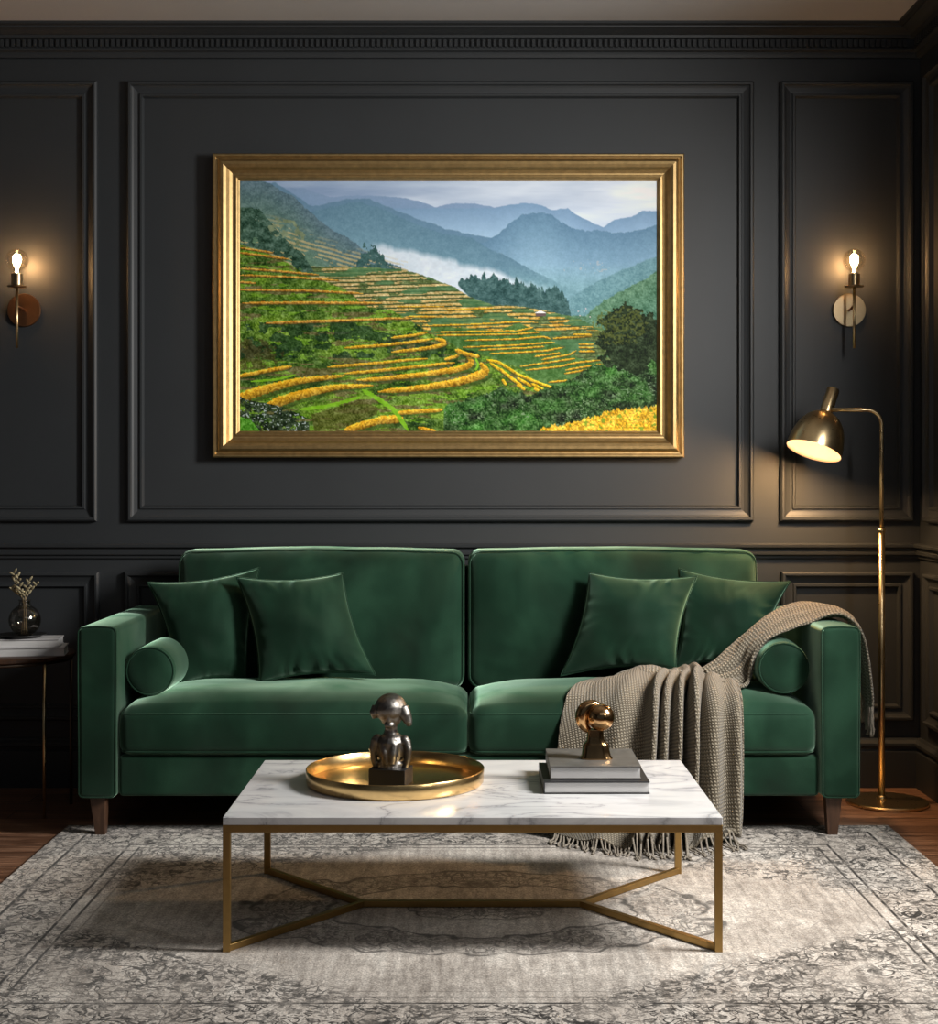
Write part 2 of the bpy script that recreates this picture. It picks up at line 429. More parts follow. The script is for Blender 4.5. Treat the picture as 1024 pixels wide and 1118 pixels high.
# ================================================================ THE ROOM
WY, WX, WL, CZ = 5.51, 1.666, -3.1, 2.82
bm = bmesh.new(); box(bm, (WL-.1, -.6, -.1), (WX+.1, WY+.1, 0)); o = struct(obj('floor', bm, M['floor']))
bm = bmesh.new(); box(bm, (WL-.1, -.6, CZ), (WX+.1, WY+.1, CZ+.1)); struct(obj('ceiling', bm, M['ceiling']))
bm = bmesh.new(); box(bm, (WL-.1, WY, 0), (WX+.1, WY+.1, CZ)); struct(obj('wall_back', bm, M['wall']))
bm = bmesh.new(); box(bm, (WL-.1, -.6, 0), (WL, WY, CZ)); struct(obj('wall_left', bm, M['wall']))
bm = bmesh.new()                                    # right wall with two tall window openings
for lo, hi in (((WX, 4.0, 0), (WX+.1, WY, CZ)), ((WX, -.6, 0), (WX+.1, 4.0, .75)), ((WX, -.6, 2.7), (WX+.1, 4.0, CZ)),
               ((WX, 2.32, .75), (WX+.1, 2.5, 2.7)), ((WX, -.6, .75), (WX+.1, .95, 2.7))): box(bm, lo, hi)
struct(obj('wall_right', bm, M['wall']))

crown = [(0, 2.712), (.016, 2.712), (.020, 2.722), (.020, 2.730), (.034, 2.734), (.034, 2.741), (.026, 2.744), (.026, 2.776),
         (.044, 2.779), (.046, 2.787), (.058, 2.790), (.075, 2.797), (.092, 2.802), (.094, 2.808), (.112, 2.811), (.112, CZ), (0, CZ)]
bm = bmesh.new(); line_sweep(bm, crown, (WL, WY, 0), (WX, WY, 0), 0, 1)
x = WL+.02
while x < WX-.06:
    box(bm, (x, WY-.038, 2.747), (x+.011, WY-.02, 2.773)); x += .0205
struct(obj('trim_1', bm, M['wall']))
bm = bmesh.new(); line_sweep(bm, crown, (WX, WY, 0), (WX, 0, 0), 1, 0, (-1, 0, 0))
y = WY-.06
while y > 3.9:
    box(bm, (WX-.038, y-.011, 2.747), (WX-.02, y, 2.773)); y -= .0205
struct(obj('trim_2', bm, M['wall']))
rail = [(0, .852), (.010, .852), (.012, .862), (.022, .866), (.024, .876), (.018, .880), (.020, .890), (.034, .894), (.036, .903), (.028, .908), (0, .908)]
base = [(0, 0), (.022, 0), (.022, .135), (.016, .142), (.018, .152), (.026, .156), (.026, .166), (.012, .176), (.008, .184), (0, .184)]
for nm, pr in (('trim_3', rail), ('baseboard_back', base)):
    bm = bmesh.new(); line_sweep(bm, pr, (WL, WY, 0), (WX, WY, 0), 0, 1); struct(obj(nm, bm, M['wall']))
for nm, pr in (('trim_4', rail), ('baseboard_right', base)):
    bm = bmesh.new(); line_sweep(bm, pr, (WX, WY, 0), (WX, 0 if nm[0] == 'b' else 4.0, 0), 1, 0, (-1, 0, 0)); struct(obj(nm, bm, M['wall']))
pm = [(0, 0), (0, .020), (.006, .026), (.013, .026), (.017, .018), (.024, .014), (.036, .010), (.044, .009), (.047, .016), (.054, .016), (.058, .006), (.060, 0)]
def backmap(x, z, h): return (x, WY-h, z)
def rightmap(y, z, h): return (WX-h, y, z)
n_trim = 5
S5 = WY/F
up = lambda py: EYE-(py-522)*S5
for x0, x1 in ((-37, 107), (-380, -66), (140, 822), (851, 996)):
    bm = bmesh.new(); rect_sweep(bm, (x0-516)*S5, (x1-516)*S5, up(569), up(90), pm, backmap); struct(obj('trim_%d' % n_trim, bm, M['wall'])); n_trim += 1
for x0, x1 in ((-37, 109), (-380, -66), (137, 822), (852, 996)):
    bm = bmesh.new(); rect_sweep(bm, (x0-516)*S5, (x1-516)*S5, up(786), up(624), pm, backmap); struct(obj('trim_%d' % n_trim, bm, M['wall'])); n_trim += 1
for z0, z1 in ((up(569), up(90)), (up(786), up(624))):
    bm = bmesh.new(); rect_sweep(bm, 4.12, 5.405, z0, z1, pm, rightmap); struct(obj('trim_%d' % n_trim, bm, M['wall'])); n_trim += 1

# ================================================================ RUG
bm = bmesh.new(); box(bm, (-1.345, -.955, 0), (1.345, .955, .011))
rug = obj('area_rug', bm, M['rug']); rug.location = (.018, 3.9, .0005)
tag(rug, 'large distressed grey and beige oriental rug under the coffee table and sofa legs', 'rug'); bevel_mod(rug, .003, 2)
RZ = .0115

# ================================================================ SOFA
SX0, SX1, SY0, SY1 = -1.253, 1.229, 4.69, 5.46
sofa = thing('sofa', 'long dark green velvet sofa with two seat cushions and square arms', 'sofa', ((SX0+SX1)/2, SY0, 0))
def soft(name, c, h, r, parent, f=None, nm=14, nr=4, mat='velvet'):
    bm = bmesh.new(); softbox(bm, h, r, f, nm, nr)
    bmesh.ops.translate(bm, verts=bm.verts[:], vec=Vector(c))
    return child(name, bm, M[mat], parent, True)
def piping(c, h, loop, f, parent, rad=.0042, mat='velvet'):
    bm = bmesh.new(); tube(bm, [Vector(c)+Vector(f(Vector(p)) if f else p) for p in loop], rad, 8, True)
    return child('piping', bm, M[mat], parent, True)
def rrect(hx, hy, r, n=6, m=14):
    """rounded rectangle in the plane"""
    pts = []
    for cx, cy, a0 in ((hx-r, hy-r, 0), (-(hx-r), hy-r, 90), (-(hx-r), -(hy-r), 180), (hx-r, -(hy-r), 270)):
        for k in range(n+1):
            a = math.radians(a0+90*k/n); pts.append((cx+r*math.cos(a), cy+r*math.sin(a)))
    out = []
    for i, p in enumerate(pts):
        q = pts[(i+1) % len(pts)]; L = math.hypot(q[0]-p[0], q[1]-p[1]); k = max(1, int(L/.03))
        for j in range(k): out.append((p[0]+(q[0]-p[0])*j/k, p[1]+(q[1]-p[1])*j/k))
    return out
# arms
AW = .122
for sx, xc in ((-1, SX0+AW/2), (1, SX1-AW/2)):
    c = (xc, (SY0+SY1)/2, (.135+.675)/2); h = (AW/2, (SY1-SY0)/2, (.675-.135)/2)
    def fa(p, h=h): 
        k = (1-(p.x/h[0])**2)*.006*(1 if p.z > 0 else 0)*max(0, p.z/h[2])
        return (p.x*(1+.02*math.sin(p.z*9)), p.y-.003*(1-(p.x/h[0])**2) if p.y < 0 else p.y, p.z+k)
    a = soft('arm', c, h, .016, sofa, fa, 16, 4)
    loop = [(x*1, -h[1]+.004, z) for x, z in rrect(h[0]-.002, h[2]-.002, .016)]
    piping(c, h, loop, fa, a, .0026)
# base rail and back frame
c = ((SX0+SX1)/2, (4.715+5.40)/2, .200); h = ((SX1-SX0)/2-AW-.002, (5.40-4.715)/2, .065)
soft('base_rail', c, h, .014, sofa)
bm = bmesh.new(); softbox(bm, (1.02, .04, .33), .02); bmesh.ops.translate(bm, verts=bm.verts[:], vec=(-.013, 5.42, .50)); child('back_frame', bm, M['velvet'], sofa, True)
# seat cushions
for i, (px0, px1) in enumerate(((131, 509.5), (513, 890))):
    x0, x1 = (px0-516)*4.72/F, (px1-516)*4.72/F
    hx, hy, hz = (x1-x0)/2, .255, .076; c = ((x0+x1)/2, 4.705+hy, .264+hz)
    def fs(p, hx=hx, hy=hy, hz=hz, i=i):
        u, v, w = p.x/hx, p.y/hy, p.z/hz
        b = (1-u**6)*(1-abs(v)**4)
        z = p.z+(.050*b*max(0, w) if w > 0 else 0)+.007*nz((p.x, p.y, 0), 6, i)*b*max(0, w)
        y = p.y-.016*(1-w*w)*(1-u**6)*(1 if v < 0 else 0)*abs(v)**3
        x = p.x+.006*(1-w*w)*u**5
        return (x, y, z)
    s = soft('seat_cushion', c, (hx, hy, hz), .034, sofa, fs, 26, 6)
    for zz in (hz-.020, -hz+.014): piping(c, 0, [(x, y, zz) for x, y in rrect(hx-.0045, hy-.0045, .034)], fs, s, .0032)
# back cushions
for i, (x0, x1) in enumerate(((-1.043, -.0285), (-.0165, 1.008))):
    hx, hy, hz = (x1-x0)/2, .095, .245; c = ((x0+x1)/2, 5.30, .655)
    def fb(p, hx=hx, hy=hy, hz=hz, i=i):
        u, v, w = p.x/hx, p.y/hy, p.z/hz
        b = (1-abs(u)**4)*(1-abs(w)**4)
        y = p.y-(.046*b if v < 0 else 0)+p.z*.10
        e = max(0, 1-abs(w-1)*3.2)
        y += -.009*math.sin(u*23+2*math.sin(u*7+i*2))*e*(1-u**8)*(1 if v < 0 else 0)
        y += .016*nz((p.x, 0, p.z), 5, i+3)*b*(1 if v < 0 else 0)
        z = p.z+(.006*math.cos(u*2.2)-.004+.004*nz((p.x, 0, 0), 6, i+9))*max(0, w)
        return (p.x, y, z)
    s = soft('back_cushion', c, (hx, hy, hz), .042, sofa, fb, 34, 5)
    piping(c, 0, [(x, -hy+.010, z) for x, z in rrect(hx-.006, hz-.006, .042)], fb, s, .0028)
# legs
for x in (SX0+.058, SX1-.078):
    for y in (SY0+.045, SY1-.05):
        bm = bmesh.new(); vs = box(bm, (x-.026, y-.024, RZ if y < 4.84 else 0), (x+.026, y+.024, .137))
        for v in vs[:4]: v.co.x = x+(v.co.x-x)*.62+(.006 if x < 0 else -.002); v.co.y = y+(v.co.y-y)*.62
        bevel_mod(child('leg', bm, M['walnut'], sofa), .002, 2)

# ================================================================ PILLOWS
def pillow(name, label, corners, T, seed, group='green velvet throw pillows'):
    """corners: BL, BR, TR, TL as world points; T = half thickness"""
    BL, BR, TR, TL = corners; cen = (BL+BR+TR+TL)/4
    ex = ((BR+TR)-(BL+TL)).normalized(); ez = ((TL+TR)-(BL+BR)).normalized(); n = ex.cross(ez).normalized()  # towards the viewer is -Y
    if n.y > 0: n = -n
    N = 44; bm = bmesh.new(); grid = {}
    t = thing(name, label, 'pillow', (cen.x, cen.y, min(p.z for p in corners)), group)
    def pos(i, j, side):
        a, b_ = -1+2*i/N, -1+2*j/N
        u = math.sin(a*PI/2)*.35+a*.65; v = math.sin(b_*PI/2)*.35+b_*.65
        cu, cv = u*(1-.11*(1-v*v)), v*(1-.11*(1-u*u))
        s, q = (cu+1)/2, (cv+1)/2
        p = BL*(1-s)*(1-q)+BR*s*(1-q)+TR*s*q+TL*(1-s)*q
        e = max(0, (1-u*u))*max(0, (1-v*v)); th = T*1.25*e**.52
        du, dv = 1-abs(u), 1-abs(v)
        wr = 0
        pk = max(0, nz((u, v, 7), 1.6, seed+5)+.28)*1.7
        wr += pk*.013*math.sin(v*24+5*nz((u, v, 0), 2.5, seed))*math.exp(-du*7)*(1-abs(v))*min(1, du*12)
        wr += pk*.018*math.sin(u*25+5*nz((u, v, 1), 2.5, seed+1))*math.exp(-dv*5.5)*(1-abs(u))*min(1, dv*12)
        wr += .014*nz((u, v, side), 2.0, seed+2)*e
        return p+n*side*(th+wr*min(1, e*14))
    for side in (1, -1):
        for i in range(N+1):
            for j in range(N+1):
                edge = i in (0, N) or j in (0, N)
                if edge and side == -1: grid[i, j, -1] = grid[i, j, 1]
                else: grid[i, j, side] = bm.verts.new(pos(i, j, side))
        for i in range(N):
            for j in range(N):
                q = [grid[i, j, side], grid[i+1, j, side], grid[i+1, j+1, side], grid[i, j+1, side]]
                bm.faces.new(q if side == 1 else q[::-1])
    rim = [pos(i, 0, 1) for i in range(N)]+[pos(N, j, 1) for j in range(N)]+[pos(i, N, 1) for i in range(N, 0, -1)]+[pos(0, j, 1) for j in range(N, 0, -1)]
    c = child('pillow_cover', bm, M['velvet'], t, True)
    bm = bmesh.new(); tube(bm, rim, .0028, 7, True); child('piping', bm, M['velvet'], c, True)
    return t
pillow('throw_pillow', 'green velvet pillow leaning in the left corner of the sofa behind another', (P(196, 748, 5.03), P(268, 744, 5.08), P(284, 620, 5.19), P(161, 636, 5.12)), .062, 1)
pillow('throw_pillow', 'green velvet pillow on the left seat cushion, in front of the corner pillow', (P(283, 745, 4.99), P(410, 737, 5.03), P(374, 626, 5.13), P(258, 630, 5.08)), .066, 2)
pillow('throw_pillow', 'green velvet pillow partly behind another, touching the draped knit throw', (P(738, 728, 5.08), P(828, 726, 5.08), P(863, 635, 5.15), P(742, 621, 5.18)), .055, 3)
pillow('throw_pillow', 'green velvet pillow on the right seat cushion directly left of the knit throw', (P(612, 738, 5.05), P(738, 730, 4.99), P(761, 629, 5.08), P(643, 625, 5.13)), .066, 4)
# bolsters
def bolster(label, x, z, r, y0, y1, turn=0):
    t = thing('bolster_pillow', label, 'bolster', (x, (y0+y1)/2, z-r), 'round green bolsters at the sofa arms')
    bm = bmesh.new(); L = y1-y0; e = .014
    pr = [(0, -.006), (r*.5, -.006), (r*.85, -.002), (r-e*.45, .002), (r-.002, e*.6), (r, e*1.6)]
    pr += [(r+.002*math.sin(PI*k/8), e*1.6+(L-3.2*e)*k/8) for k in range(1, 8)]
    pr += [(a, L-b_) for a, b_ in reversed(pr[:6])]
    lathe(bm, pr, (x, y0, z), (0, 1, 0), 48)
    c = child('bolster_cover', bm, M['velvet'], t, True)
    for yy in (y0+.002, y1-.002):
        bm = bmesh.new(); tube(bm, [(x+(r-.005)*math.cos(a), yy, z+(r-.005)*math.sin(a)) for a in np.linspace(0, 2*PI, 48, endpoint=False)], .0034, 8, True)
        child('piping', bm, M['velvet'], c, True)
    t.rotation_euler = (0, 0, turn)
bolster('green velvet bolster against the left arm of the sofa', -1.047, .523, .081, 4.80, 5.13)
bolster('green velvet bolster against the right arm of the sofa, partly under the throw', 1.016, .534, .084, 4.79, 5.07, -.06)

# ================================================================ KNIT THROW
def catmull(pts, n):
    pts = np.array(pts, float); N = len(pts); t = np.linspace(0, N-1, n); out = []
    for s in t:
        i = min(int(s), N-2); f = s-i
        p0, p1, p2, p3 = pts[max(i-1, 0)], pts[i], pts[i+1], pts[min(i+2, N-1)]
        out.append(.5*((2*p1)+(-p0+p2)*f+(2*p0-5*p1+4*p2-p3)*f*f+(-p0+3*p1-3*p2+p3)*f**3))
    return np.array(out)
def surface(rows, nu, nv, disp):
    """rows: list of lists of points; disp(u, v) = push along the normal"""
    R = [catmull(r, nu) for r in rows]
    G = np.stack([catmull([r[k] for r in R], nv) for k in range(nu)], axis=1)      # nv x nu x 3
    du = np.gradient(G, axis=1); dv = np.gradient(G, axis=0)
    nrm = np.cross(du, dv); nrm /= np.linalg.norm(nrm, axis=2, keepdims=True)+1e-9
    D = np.array([[disp(u, v) for u in np.linspace(0, 1, nu)] for v in np.linspace(0, 1, nv)])
    return G+nrm*D[..., None]
def grid_mesh(bm, G, uvl, off=(0, 0)):
    nv, nu, _ = G.shape
    V = [[bm.verts.new(G[j, i]) for i in range(nu)] for j in range(nv)]
    U = np.zeros((nv, nu, 2))
    su = np.cumsum(np.r_[0, np.linalg.norm(np.diff(G[nv//2], axis=0), axis=1)])
    sv = np.cumsum(np.r_[0, np.linalg.norm(np.diff(G[:, nu//2], axis=0), axis=1)])
    for j in range(nv-1):
        for i in range(nu-1):
            idx = ((j, i), (j, i+1), (j+1, i+1), (j+1, i))
            f = bm.faces.new([V[a][b_] for a, b_ in idx]); f.smooth = True
            for lp, (a, b_) in zip(f.loops, idx): lp[uvl].uv = (su[b_]+off[0], sv[a]+off[1])
throw = thing('throw_blanket', 'taupe knitted throw with fringes draped over the right arm and seat of the sofa', 'blanket', (.72, 4.66, RZ))
bm = bmesh.new(); uvl = bm.loops.layers.uv.new('UVMap')
# drape over the seat: rows from the back of the seat to the rug
def seat_z(x, y):
    """height of the seat cushions' top under a point"""
    if y < 4.71 or y > 5.2: return -1
    for px0, px1 in ((131, 509.5), (513, 890)):
        x0, x1 = (px0-516)*4.72/F, (px1-516)*4.72/F; u = (x-(x0+x1)/2)/((x1-x0)/2); v = (y-4.96)/.255
        if abs(u) < 1: return .416+.052*(1-u**6)*(1-min(1, abs(v))**4)-.02*max(0, (4.74-y)/.03)
    return -1
rows = [
 [P(652, 744, 4.97), P(690, 736, 5.00), P(725, 733, 5.02), P(762, 733, 5.00), P(798, 738, 4.96)],
 [P(632, 750, 4.86), P(676, 739, 4.88), P(722, 735, 4.90), P(770, 736, 4.90), P(804, 744, 4.88)],
 [P(620, 764, 4.755), P(668, 750, 4.75), P(718, 746, 4.76), P(768, 746, 4.76), P(808, 756, 4.76)],
 [P(612, 788, 4.685), P(662, 776, 4.67), P(714, 772, 4.665), P(766, 772, 4.665), P(810, 778, 4.68)],
 [P(608, 826, 4.665), P(658, 826, 4.645), P(712, 826, 4.635), P(764, 826, 4.64), P(810, 826, 4.66)],
 [P(604, 870, 4.665), P(655, 872, 4.635), P(710, 872, 4.625), P(762, 872, 4.63), P(809, 872, 4.655)],
 [P(602, 902, 4.675), P(652, 906, 4.61), P(706, 908, 4.59), P(758, 908, 4.60), P(806, 912, 4.645)],
 [P(606, 910, 4.66), P(650, 922, 4.56), P(702, 929, 4.50), P(752, 928, 4.51), P(800, 918, 4.615)],
]
def gauss(x, c, w): return math.exp(-((x-c)/w)**2)
def dispA(u, v):
    a = min(1, max(0, (v-.02)/.35)); drop = min(1, max(0, (v-.25)/.3))
    f = 0
    # folds radiate from the bunch near u = .62
    for c0, c1, w0, w1, amp in ((.52, .47, .022, .026, .045), (.575, .535, .018, .020, .034), (.64, .61, .018, .024, .040), (.70, .695, .022, .030, .060), (.79, .83, .030, .050, .022), (.92, .95, .035, .035, .022), (.36, .28, .05, .06, .014), (.55, .50, .012, .014, -.02), (.665, .655, .012, .014, -.03), (.745, .76, .012, .020, -.02)):
        c = c0+(c1-c0)*v; w = w0+(w1-w0)*v
        f += amp*gauss(u, c, w)
    f *= 1.8*(.55*a+.45*drop)
    f += .020*gauss(v, .06, .06)*(.5+.5*math.sin(u*19+1))*(1 if u > .25 else u*4)     # bunch at the back of the seat
    f += .012*gauss(u, 1.0, .02)*a                                                    # rolled edge
    f += .004*noise.noise(Vector((u*6, v*5, 2)))
    return -f if SIGN_A < 0 else f
SIGN_A = 1
GA = surface(rows, 150, 130, lambda u, v: 0)
n0 = np.cross(GA[60, 61]-GA[60, 60], GA[61, 60]-GA[60, 60]); SIGN_A = 1 if n0[1] < 0 else -1
GA = surface(rows, 150, 130, dispA)
GA[..., 2] = np.maximum(GA[..., 2], RZ+.008)
for j in range(GA.shape[0]):
    for i in range(GA.shape[1]): GA[j, i, 2] = max(GA[j, i, 2], seat_z(GA[j, i, 0], GA[j, i, 1])+.010)
grid_mesh(bm, GA, uvl)
# the other half: from the bunch up over the bolster and the arm, and down outside
FR = [P(786, 752, 4.80), P(806, 757, 4.82), P(821, 745, 4.84), P(827, 718, 4.84), P(843, 700, 4.84), P(867, 690, 4.86), P(889, 682, 4.86), P(906, 676, 4.85), P(922, 677, 4.84), P(937, 692, 4.83), P(943, 722, 4.82), P(947, 752, 4.82), P(948, 772, 4.82)]
BK = [P(764, 732, 4.94), P(776, 722, 4.955), P(796, 705, 4.97), P(815, 690, 4.99), P(836, 673, 5.03), P(858, 661, 5.08), P(878, 657.5, 5.12), P(898, 660, 5.13), P(912, 666, 5.12), P(925, 676, 5.10), P(933, 704, 5.09), P(938, 734, 5.08), P(940, 756, 5.08)]
rows = []
for k in range(len(FR)):
    a, b_ = FR[k], BK[k]; m1 = a.lerp(b_, .33); m2 = a.lerp(b_, .66)
    if 2 <= k <= 4: m1.z -= .004; m1.x += .006
    rows.append([a, m1, m2, b_])
def dispB(u, v):
    f = .015*gauss(u, .04, .07)+.017*gauss(u, .36+.05*math.sin(v*5), .10)+.015*gauss(u, .72-.06*v, .11)
    f += .010*math.sin(u*30+v*4)*gauss(v, .05, .1)+.004*noise.noise(Vector((u*4, v*9, 5)))
    return SIGN_B*f
SIGN_B = 1
GB = surface(rows, 70, 190, lambda u, v: 0)
n0 = np.cross(GB[110, 31]-GB[110, 30], GB[111, 30]-GB[110, 30]); SIGN_B = 1 if n0[2] > 0 else -1
GB = surface(rows, 70, 190, dispB)
for j in range(GB.shape[0]):
    for i in range(GB.shape[1]): GB[j, i, 2] = max(GB[j, i, 2], seat_z(GB[j, i, 0], GB[j, i, 1])+.010)
grid_mesh(bm, GB, uvl, (.013, .2))
# the bunched roll lying across the seat where both halves meet
roll = [P(672, 741, 4.93), P(700, 734, 4.93), P(730, 738, 4.91), P(756, 742, 4.90), P(776, 736, 4.93), P(790, 728, 5.0)]
RP = catmull([tuple(p) for p in roll], 60)
rad = [.012+.013*math.sin(PI*min(1, k/50))*(1+.25*math.sin(k*.5)) for k in range(60)]
rings = []
for k, p in enumerate(RP):
    d = Vector(RP[min(k+1, 59)]-RP[max(k-1, 0)]).normalized(); s = d.cross(Vector((0, 0, 1))).normalized(); w = s.cross(d)
    rings.append([Vector(p)+(s*math.cos(2*PI*q/20)*1.5+w*math.sin(2*PI*q/20)*.8)*rad[k]*(1+.12*math.sin(3*2*PI*q/20+k*.12)) for q in range(21)])
grid_mesh(bm, np.array([[tuple(x) for x in r] for r in rings]), uvl, (.3, .1))
me = bpy.data.meshes.new('knit_fabric'); bmesh.ops.translate(bm, verts=bm.verts[:], vec=-throw.location); bm.to_mesh(me); bm.free()
ko = link('knit_fabric', me, M['knit'], throw)
md = ko.modifiers.new('thickness', 'SOLIDIFY'); md.thickness = .007; md.offset = 0
# fringes: one part per end of the throw
def strand(bm, p0, p1, sag, r=.0022, seed=0, wig=.004):
    p0, p1 = Vector(p0), Vector(p1); q = []
    for k in range(9):
        t = k/8; p = p0.lerp(p1, t); p += Vector((nz((t*3, seed, 0), 1.7), nz((t*3, seed, 5), 1.7), 0))*wig*2*t; p.z += -sag*math.sin(PI*t)
        q.append(p)
    tube(bm, q, [r*(1.0+.35*math.sin(k*2.1+seed)) for k in range(8)]+[r*1.8], 6)
bm = bmesh.new()
nvA = GA.shape[0]
for k in range(52):
    i = int(k/51*(GA.shape[1]-1)); p = Vector(GA[nvA-1, i]); r1 = rnd.uniform(-.018, .018)
    u = k/51
    e = p+Vector((r1-.012+.03*u, -rnd.uniform(.055, .085), 0)); e.z = RZ+.003
    mid = p.lerp(e, .4); mid.z = RZ+.004+rnd.uniform(0, .004)
    pts = [p, mid, mid.lerp(e, .5)+Vector((rnd.uniform(-.008, .008), 0, .001)), e]
    pts = [Vector(x) for x in catmull([tuple(x) for x in pts], 9)]
    for x in pts: x.z = max(x.z, RZ+.0028)
    tube(bm, pts, [.0030]*8+[.0042], 6)
f1 = child('fringe', bm, M['yarn'], throw, True)
bm = bmesh.new()
for k in range(24):
    i = int(k/23*(GB.shape[1]-1)); p = Vector(GB[-1, i]); strand(bm, p, p+Vector((rnd.uniform(-.004, .012), rnd.uniform(-.01, .01), -rnd.uniform(.075, .10))), 0, .0030, k)
f2 = child('fringe', bm, M['yarn'], throw, True)

# ================================================================ COFFEE TABLE
TX0, TX1, TY0, TY1, TZ = -.600, .600, 3.55, 4.27, .336
ct = thing('coffee_table', 'low white marble coffee table with a slim brass frame on the rug', 'table', (0, 3.91, RZ))
bm = bmesh.new(); box(bm, (TX0, TY0, TZ-.019), (TX1, TY1, TZ)); bevel_mod(child('table_top', bm, M['marble'], ct), .0015, 2)
bm = bmesh.new(); t = .018; zt = TZ-.019; zc = zt-.009
bar(bm, (TX0, TY0+t/2, zc), (TX1, TY0+t/2, zc), t, t); bar(bm, (TX0, TY1-t/2, zc), (TX1, TY1-t/2, zc), t, t)
bar(bm, (TX0+t/2, TY0+t, zc), (TX0+t/2, TY1-t, zc), t, t); bar(bm, (TX1-t/2, TY0+t, zc), (TX1-t/2, TY1-t, zc), t, t)
bevel_mod(child('top_frame', bm, M['table_brass'], ct), .001, 2)
for x in (TX0+t/2, TX1-t/2):
    for y in (TY0+t/2, TY1-t/2):
        bm = bmesh.new(); bar(bm, (x, y, RZ), (x, y, zt-t), t, t); bevel_mod(child('leg', bm, M['table_brass'], ct), .001, 2)
bm = bmesh.new(); zb = RZ+.009; nl, nr_ = (-.292, 3.93), (.288, 3.93)
bar(bm, (nl[0], nl[1], zb), (nr_[0], nr_[1], zb), .016, .016)
for x, n_ in ((TX0+t/2, nl), (TX1-t/2, nr_)):
    for y in (TY0+t/2, TY1-t/2): bar(bm, (x, y, zb), (n_[0], n_[1], zb), .016, .0158)
bevel_mod(child('stretcher', bm, M['table_brass'], ct), .001, 2)

# tray
tc_ = Vector((-.207, 3.955, TZ)); R = .236
bm = bmesh.new()
lathe(bm, [(R-.012, 0), (R-.004, .001), (R, .006), (R+.002, .040), (R+.0005, .0415), (R-.0012, .040), (R-.003, .008), (R-.009, .0045), (0, .004)], tc_, n=96)
tray = obj('serving_tray', bm, M['brass_shiny'], smooth=True, loc=tc_)
tray.modifiers.new('edge', 'EDGE_SPLIT').split_angle = math.radians(50)
tag(tray, 'round brass tray with a raised rim on the coffee table', 'tray')

# bust
bx, by, bz = -.217, 3.925, TZ+.0045
bust = thing('bust_sculpture', 'dark silver abstract bust on a black block standing in the brass tray', 'sculpture', (bx, by, bz))
def xf(bm, ang):
    bmesh.ops.rotate(bm, verts=bm.verts[:], cent=(bx, by, 0), matrix=Matrix.Rotation(ang, 3, 'Z'))
bm = bmesh.new(); box(bm, (bx-.050, by-.038, bz), (bx+.050, by+.038, bz+.043)); xf(bm, math.radians(-14))
bevel_mod(child('plinth', bm, M['stone_black'], bust), .0015, 2)
bm = bmesh.new(); z0 = bz+.043
def ell(dx, dy, dz, rx, ry, rz, tilt=(0, 0, 0)): ball(bm, (bx+dx, by+dy, z0+dz), (rx, ry, rz), 28, 18, Euler(tuple(math.radians(a) for a in tilt)))
def cap(pts, rads): tube(bm, [(bx+a, by+b_, z0+c) for a, b_, c in pts], rads, 16)
cap([(0, 0, -.002), (0, 0, .02), (0, 0, .045), (0, .002, .066), (0, .002, .082), (0, .001, .092)], [.034, .030, .033, .037, .030, .017])
ell(-.037, .002, .070, .015, .016, .016); ell(.037, .002, .070, .015, .016, .016)
cap([(-.041, 0, .072), (-.048, -.004, .048), (-.046, -.004, .022), (-.038, -.002, -.002)], [.013, .0105, .0095, .009])
cap([(.041, 0, .072), (.048, -.004, .048), (.046, -.004, .022), (.038, -.002, -.002)], [.013, .0105, .0095, .009])
cap([(-.014, -.020, .066), (-.010, -.026, .040), (-.004, -.026, .012)], [.012, .012, .010])
cap([(.014, -.020, .066), (.012, -.026, .040), (.008, -.026, .012)], [.012, .012, .010])
cap([(0, .002, .080), (0, .000, .100), (.002, -.002, .125)], [.023, .0165, .019])
ell(.002, -.004, .138, .030, .032, .032, (8, 0, 0)); ell(-.001, .002, .156, .043, .041, .040, (0, -5, 0)); ell(.000, -.012, .158, .036, .036, .034)
ell(.004, -.034, .134, .006, .007, .014); ell(.003, -.026, .116, .014, .013, .010)
cap([(-.034, -.004, .156), (-.043, -.008, .142), (-.042, -.006, .130)], [.018, .014, .008])
cap([(.032, -.006, .158), (.043, -.010, .140), (.050, -.010, .124), (.053, -.006, .113)], [.019, .016, .012, .007])
ell(0, .002, .048, .042, .024, .040); ell(0, 0, .010, .038, .026, .014)
xf(bm, math.radians(-12))
fg = child('figure', bm, M['pewter'], bust, True)
md = fg.modifiers.new('fuse', 'REMESH'); md.mode = 'VOXEL'; md.voxel_size = .0020; md.use_smooth_shade = True
md = fg.modifiers.new('soft', 'SMOOTH'); md.iterations = 3; md.factor = .5

# books on the coffee table
def book(name, label, x0, x1, y0, y1, z, h, cover, ang=0, group=None, spine='left', cat='book'):
    cx, cy = (x0+x1)/2, (y0+y1)/2; t = thing(name, label, cat, (cx, cy, z), group)
    ct_ = .0036
    def rot(bm): bmesh.ops.rotate(bm, verts=bm.verts[:], cent=(cx, cy, 0), matrix=Matrix.Rotation(ang, 3, 'Z'))
    bm = bmesh.new(); box(bm, (x0, y0, z), (x1, y1, z+ct_)); box(bm, (x0, y0, z+h-ct_), (x1, y1, z+h))
    box(bm, (x0, y0, z+ct_), (x0+ct_, y1, z+h-ct_)); rot(bm)
    bevel_mod(child('cover', bm, cover, t), .0008, 2)
    bm = bmesh.new(); box(bm, (x0+ct_, y0+.004, z+ct_), (x1-.003, y1-.003, z+h-ct_)); rot(bm)
    child('pages', bm, M['paper'], t)
    return t
book('hardcover_book', 'black hardcover book lying on the marble table, bottom of the pair', .182, .456, 3.81, 4.065, TZ, .0325, M['cover_black'], .004)
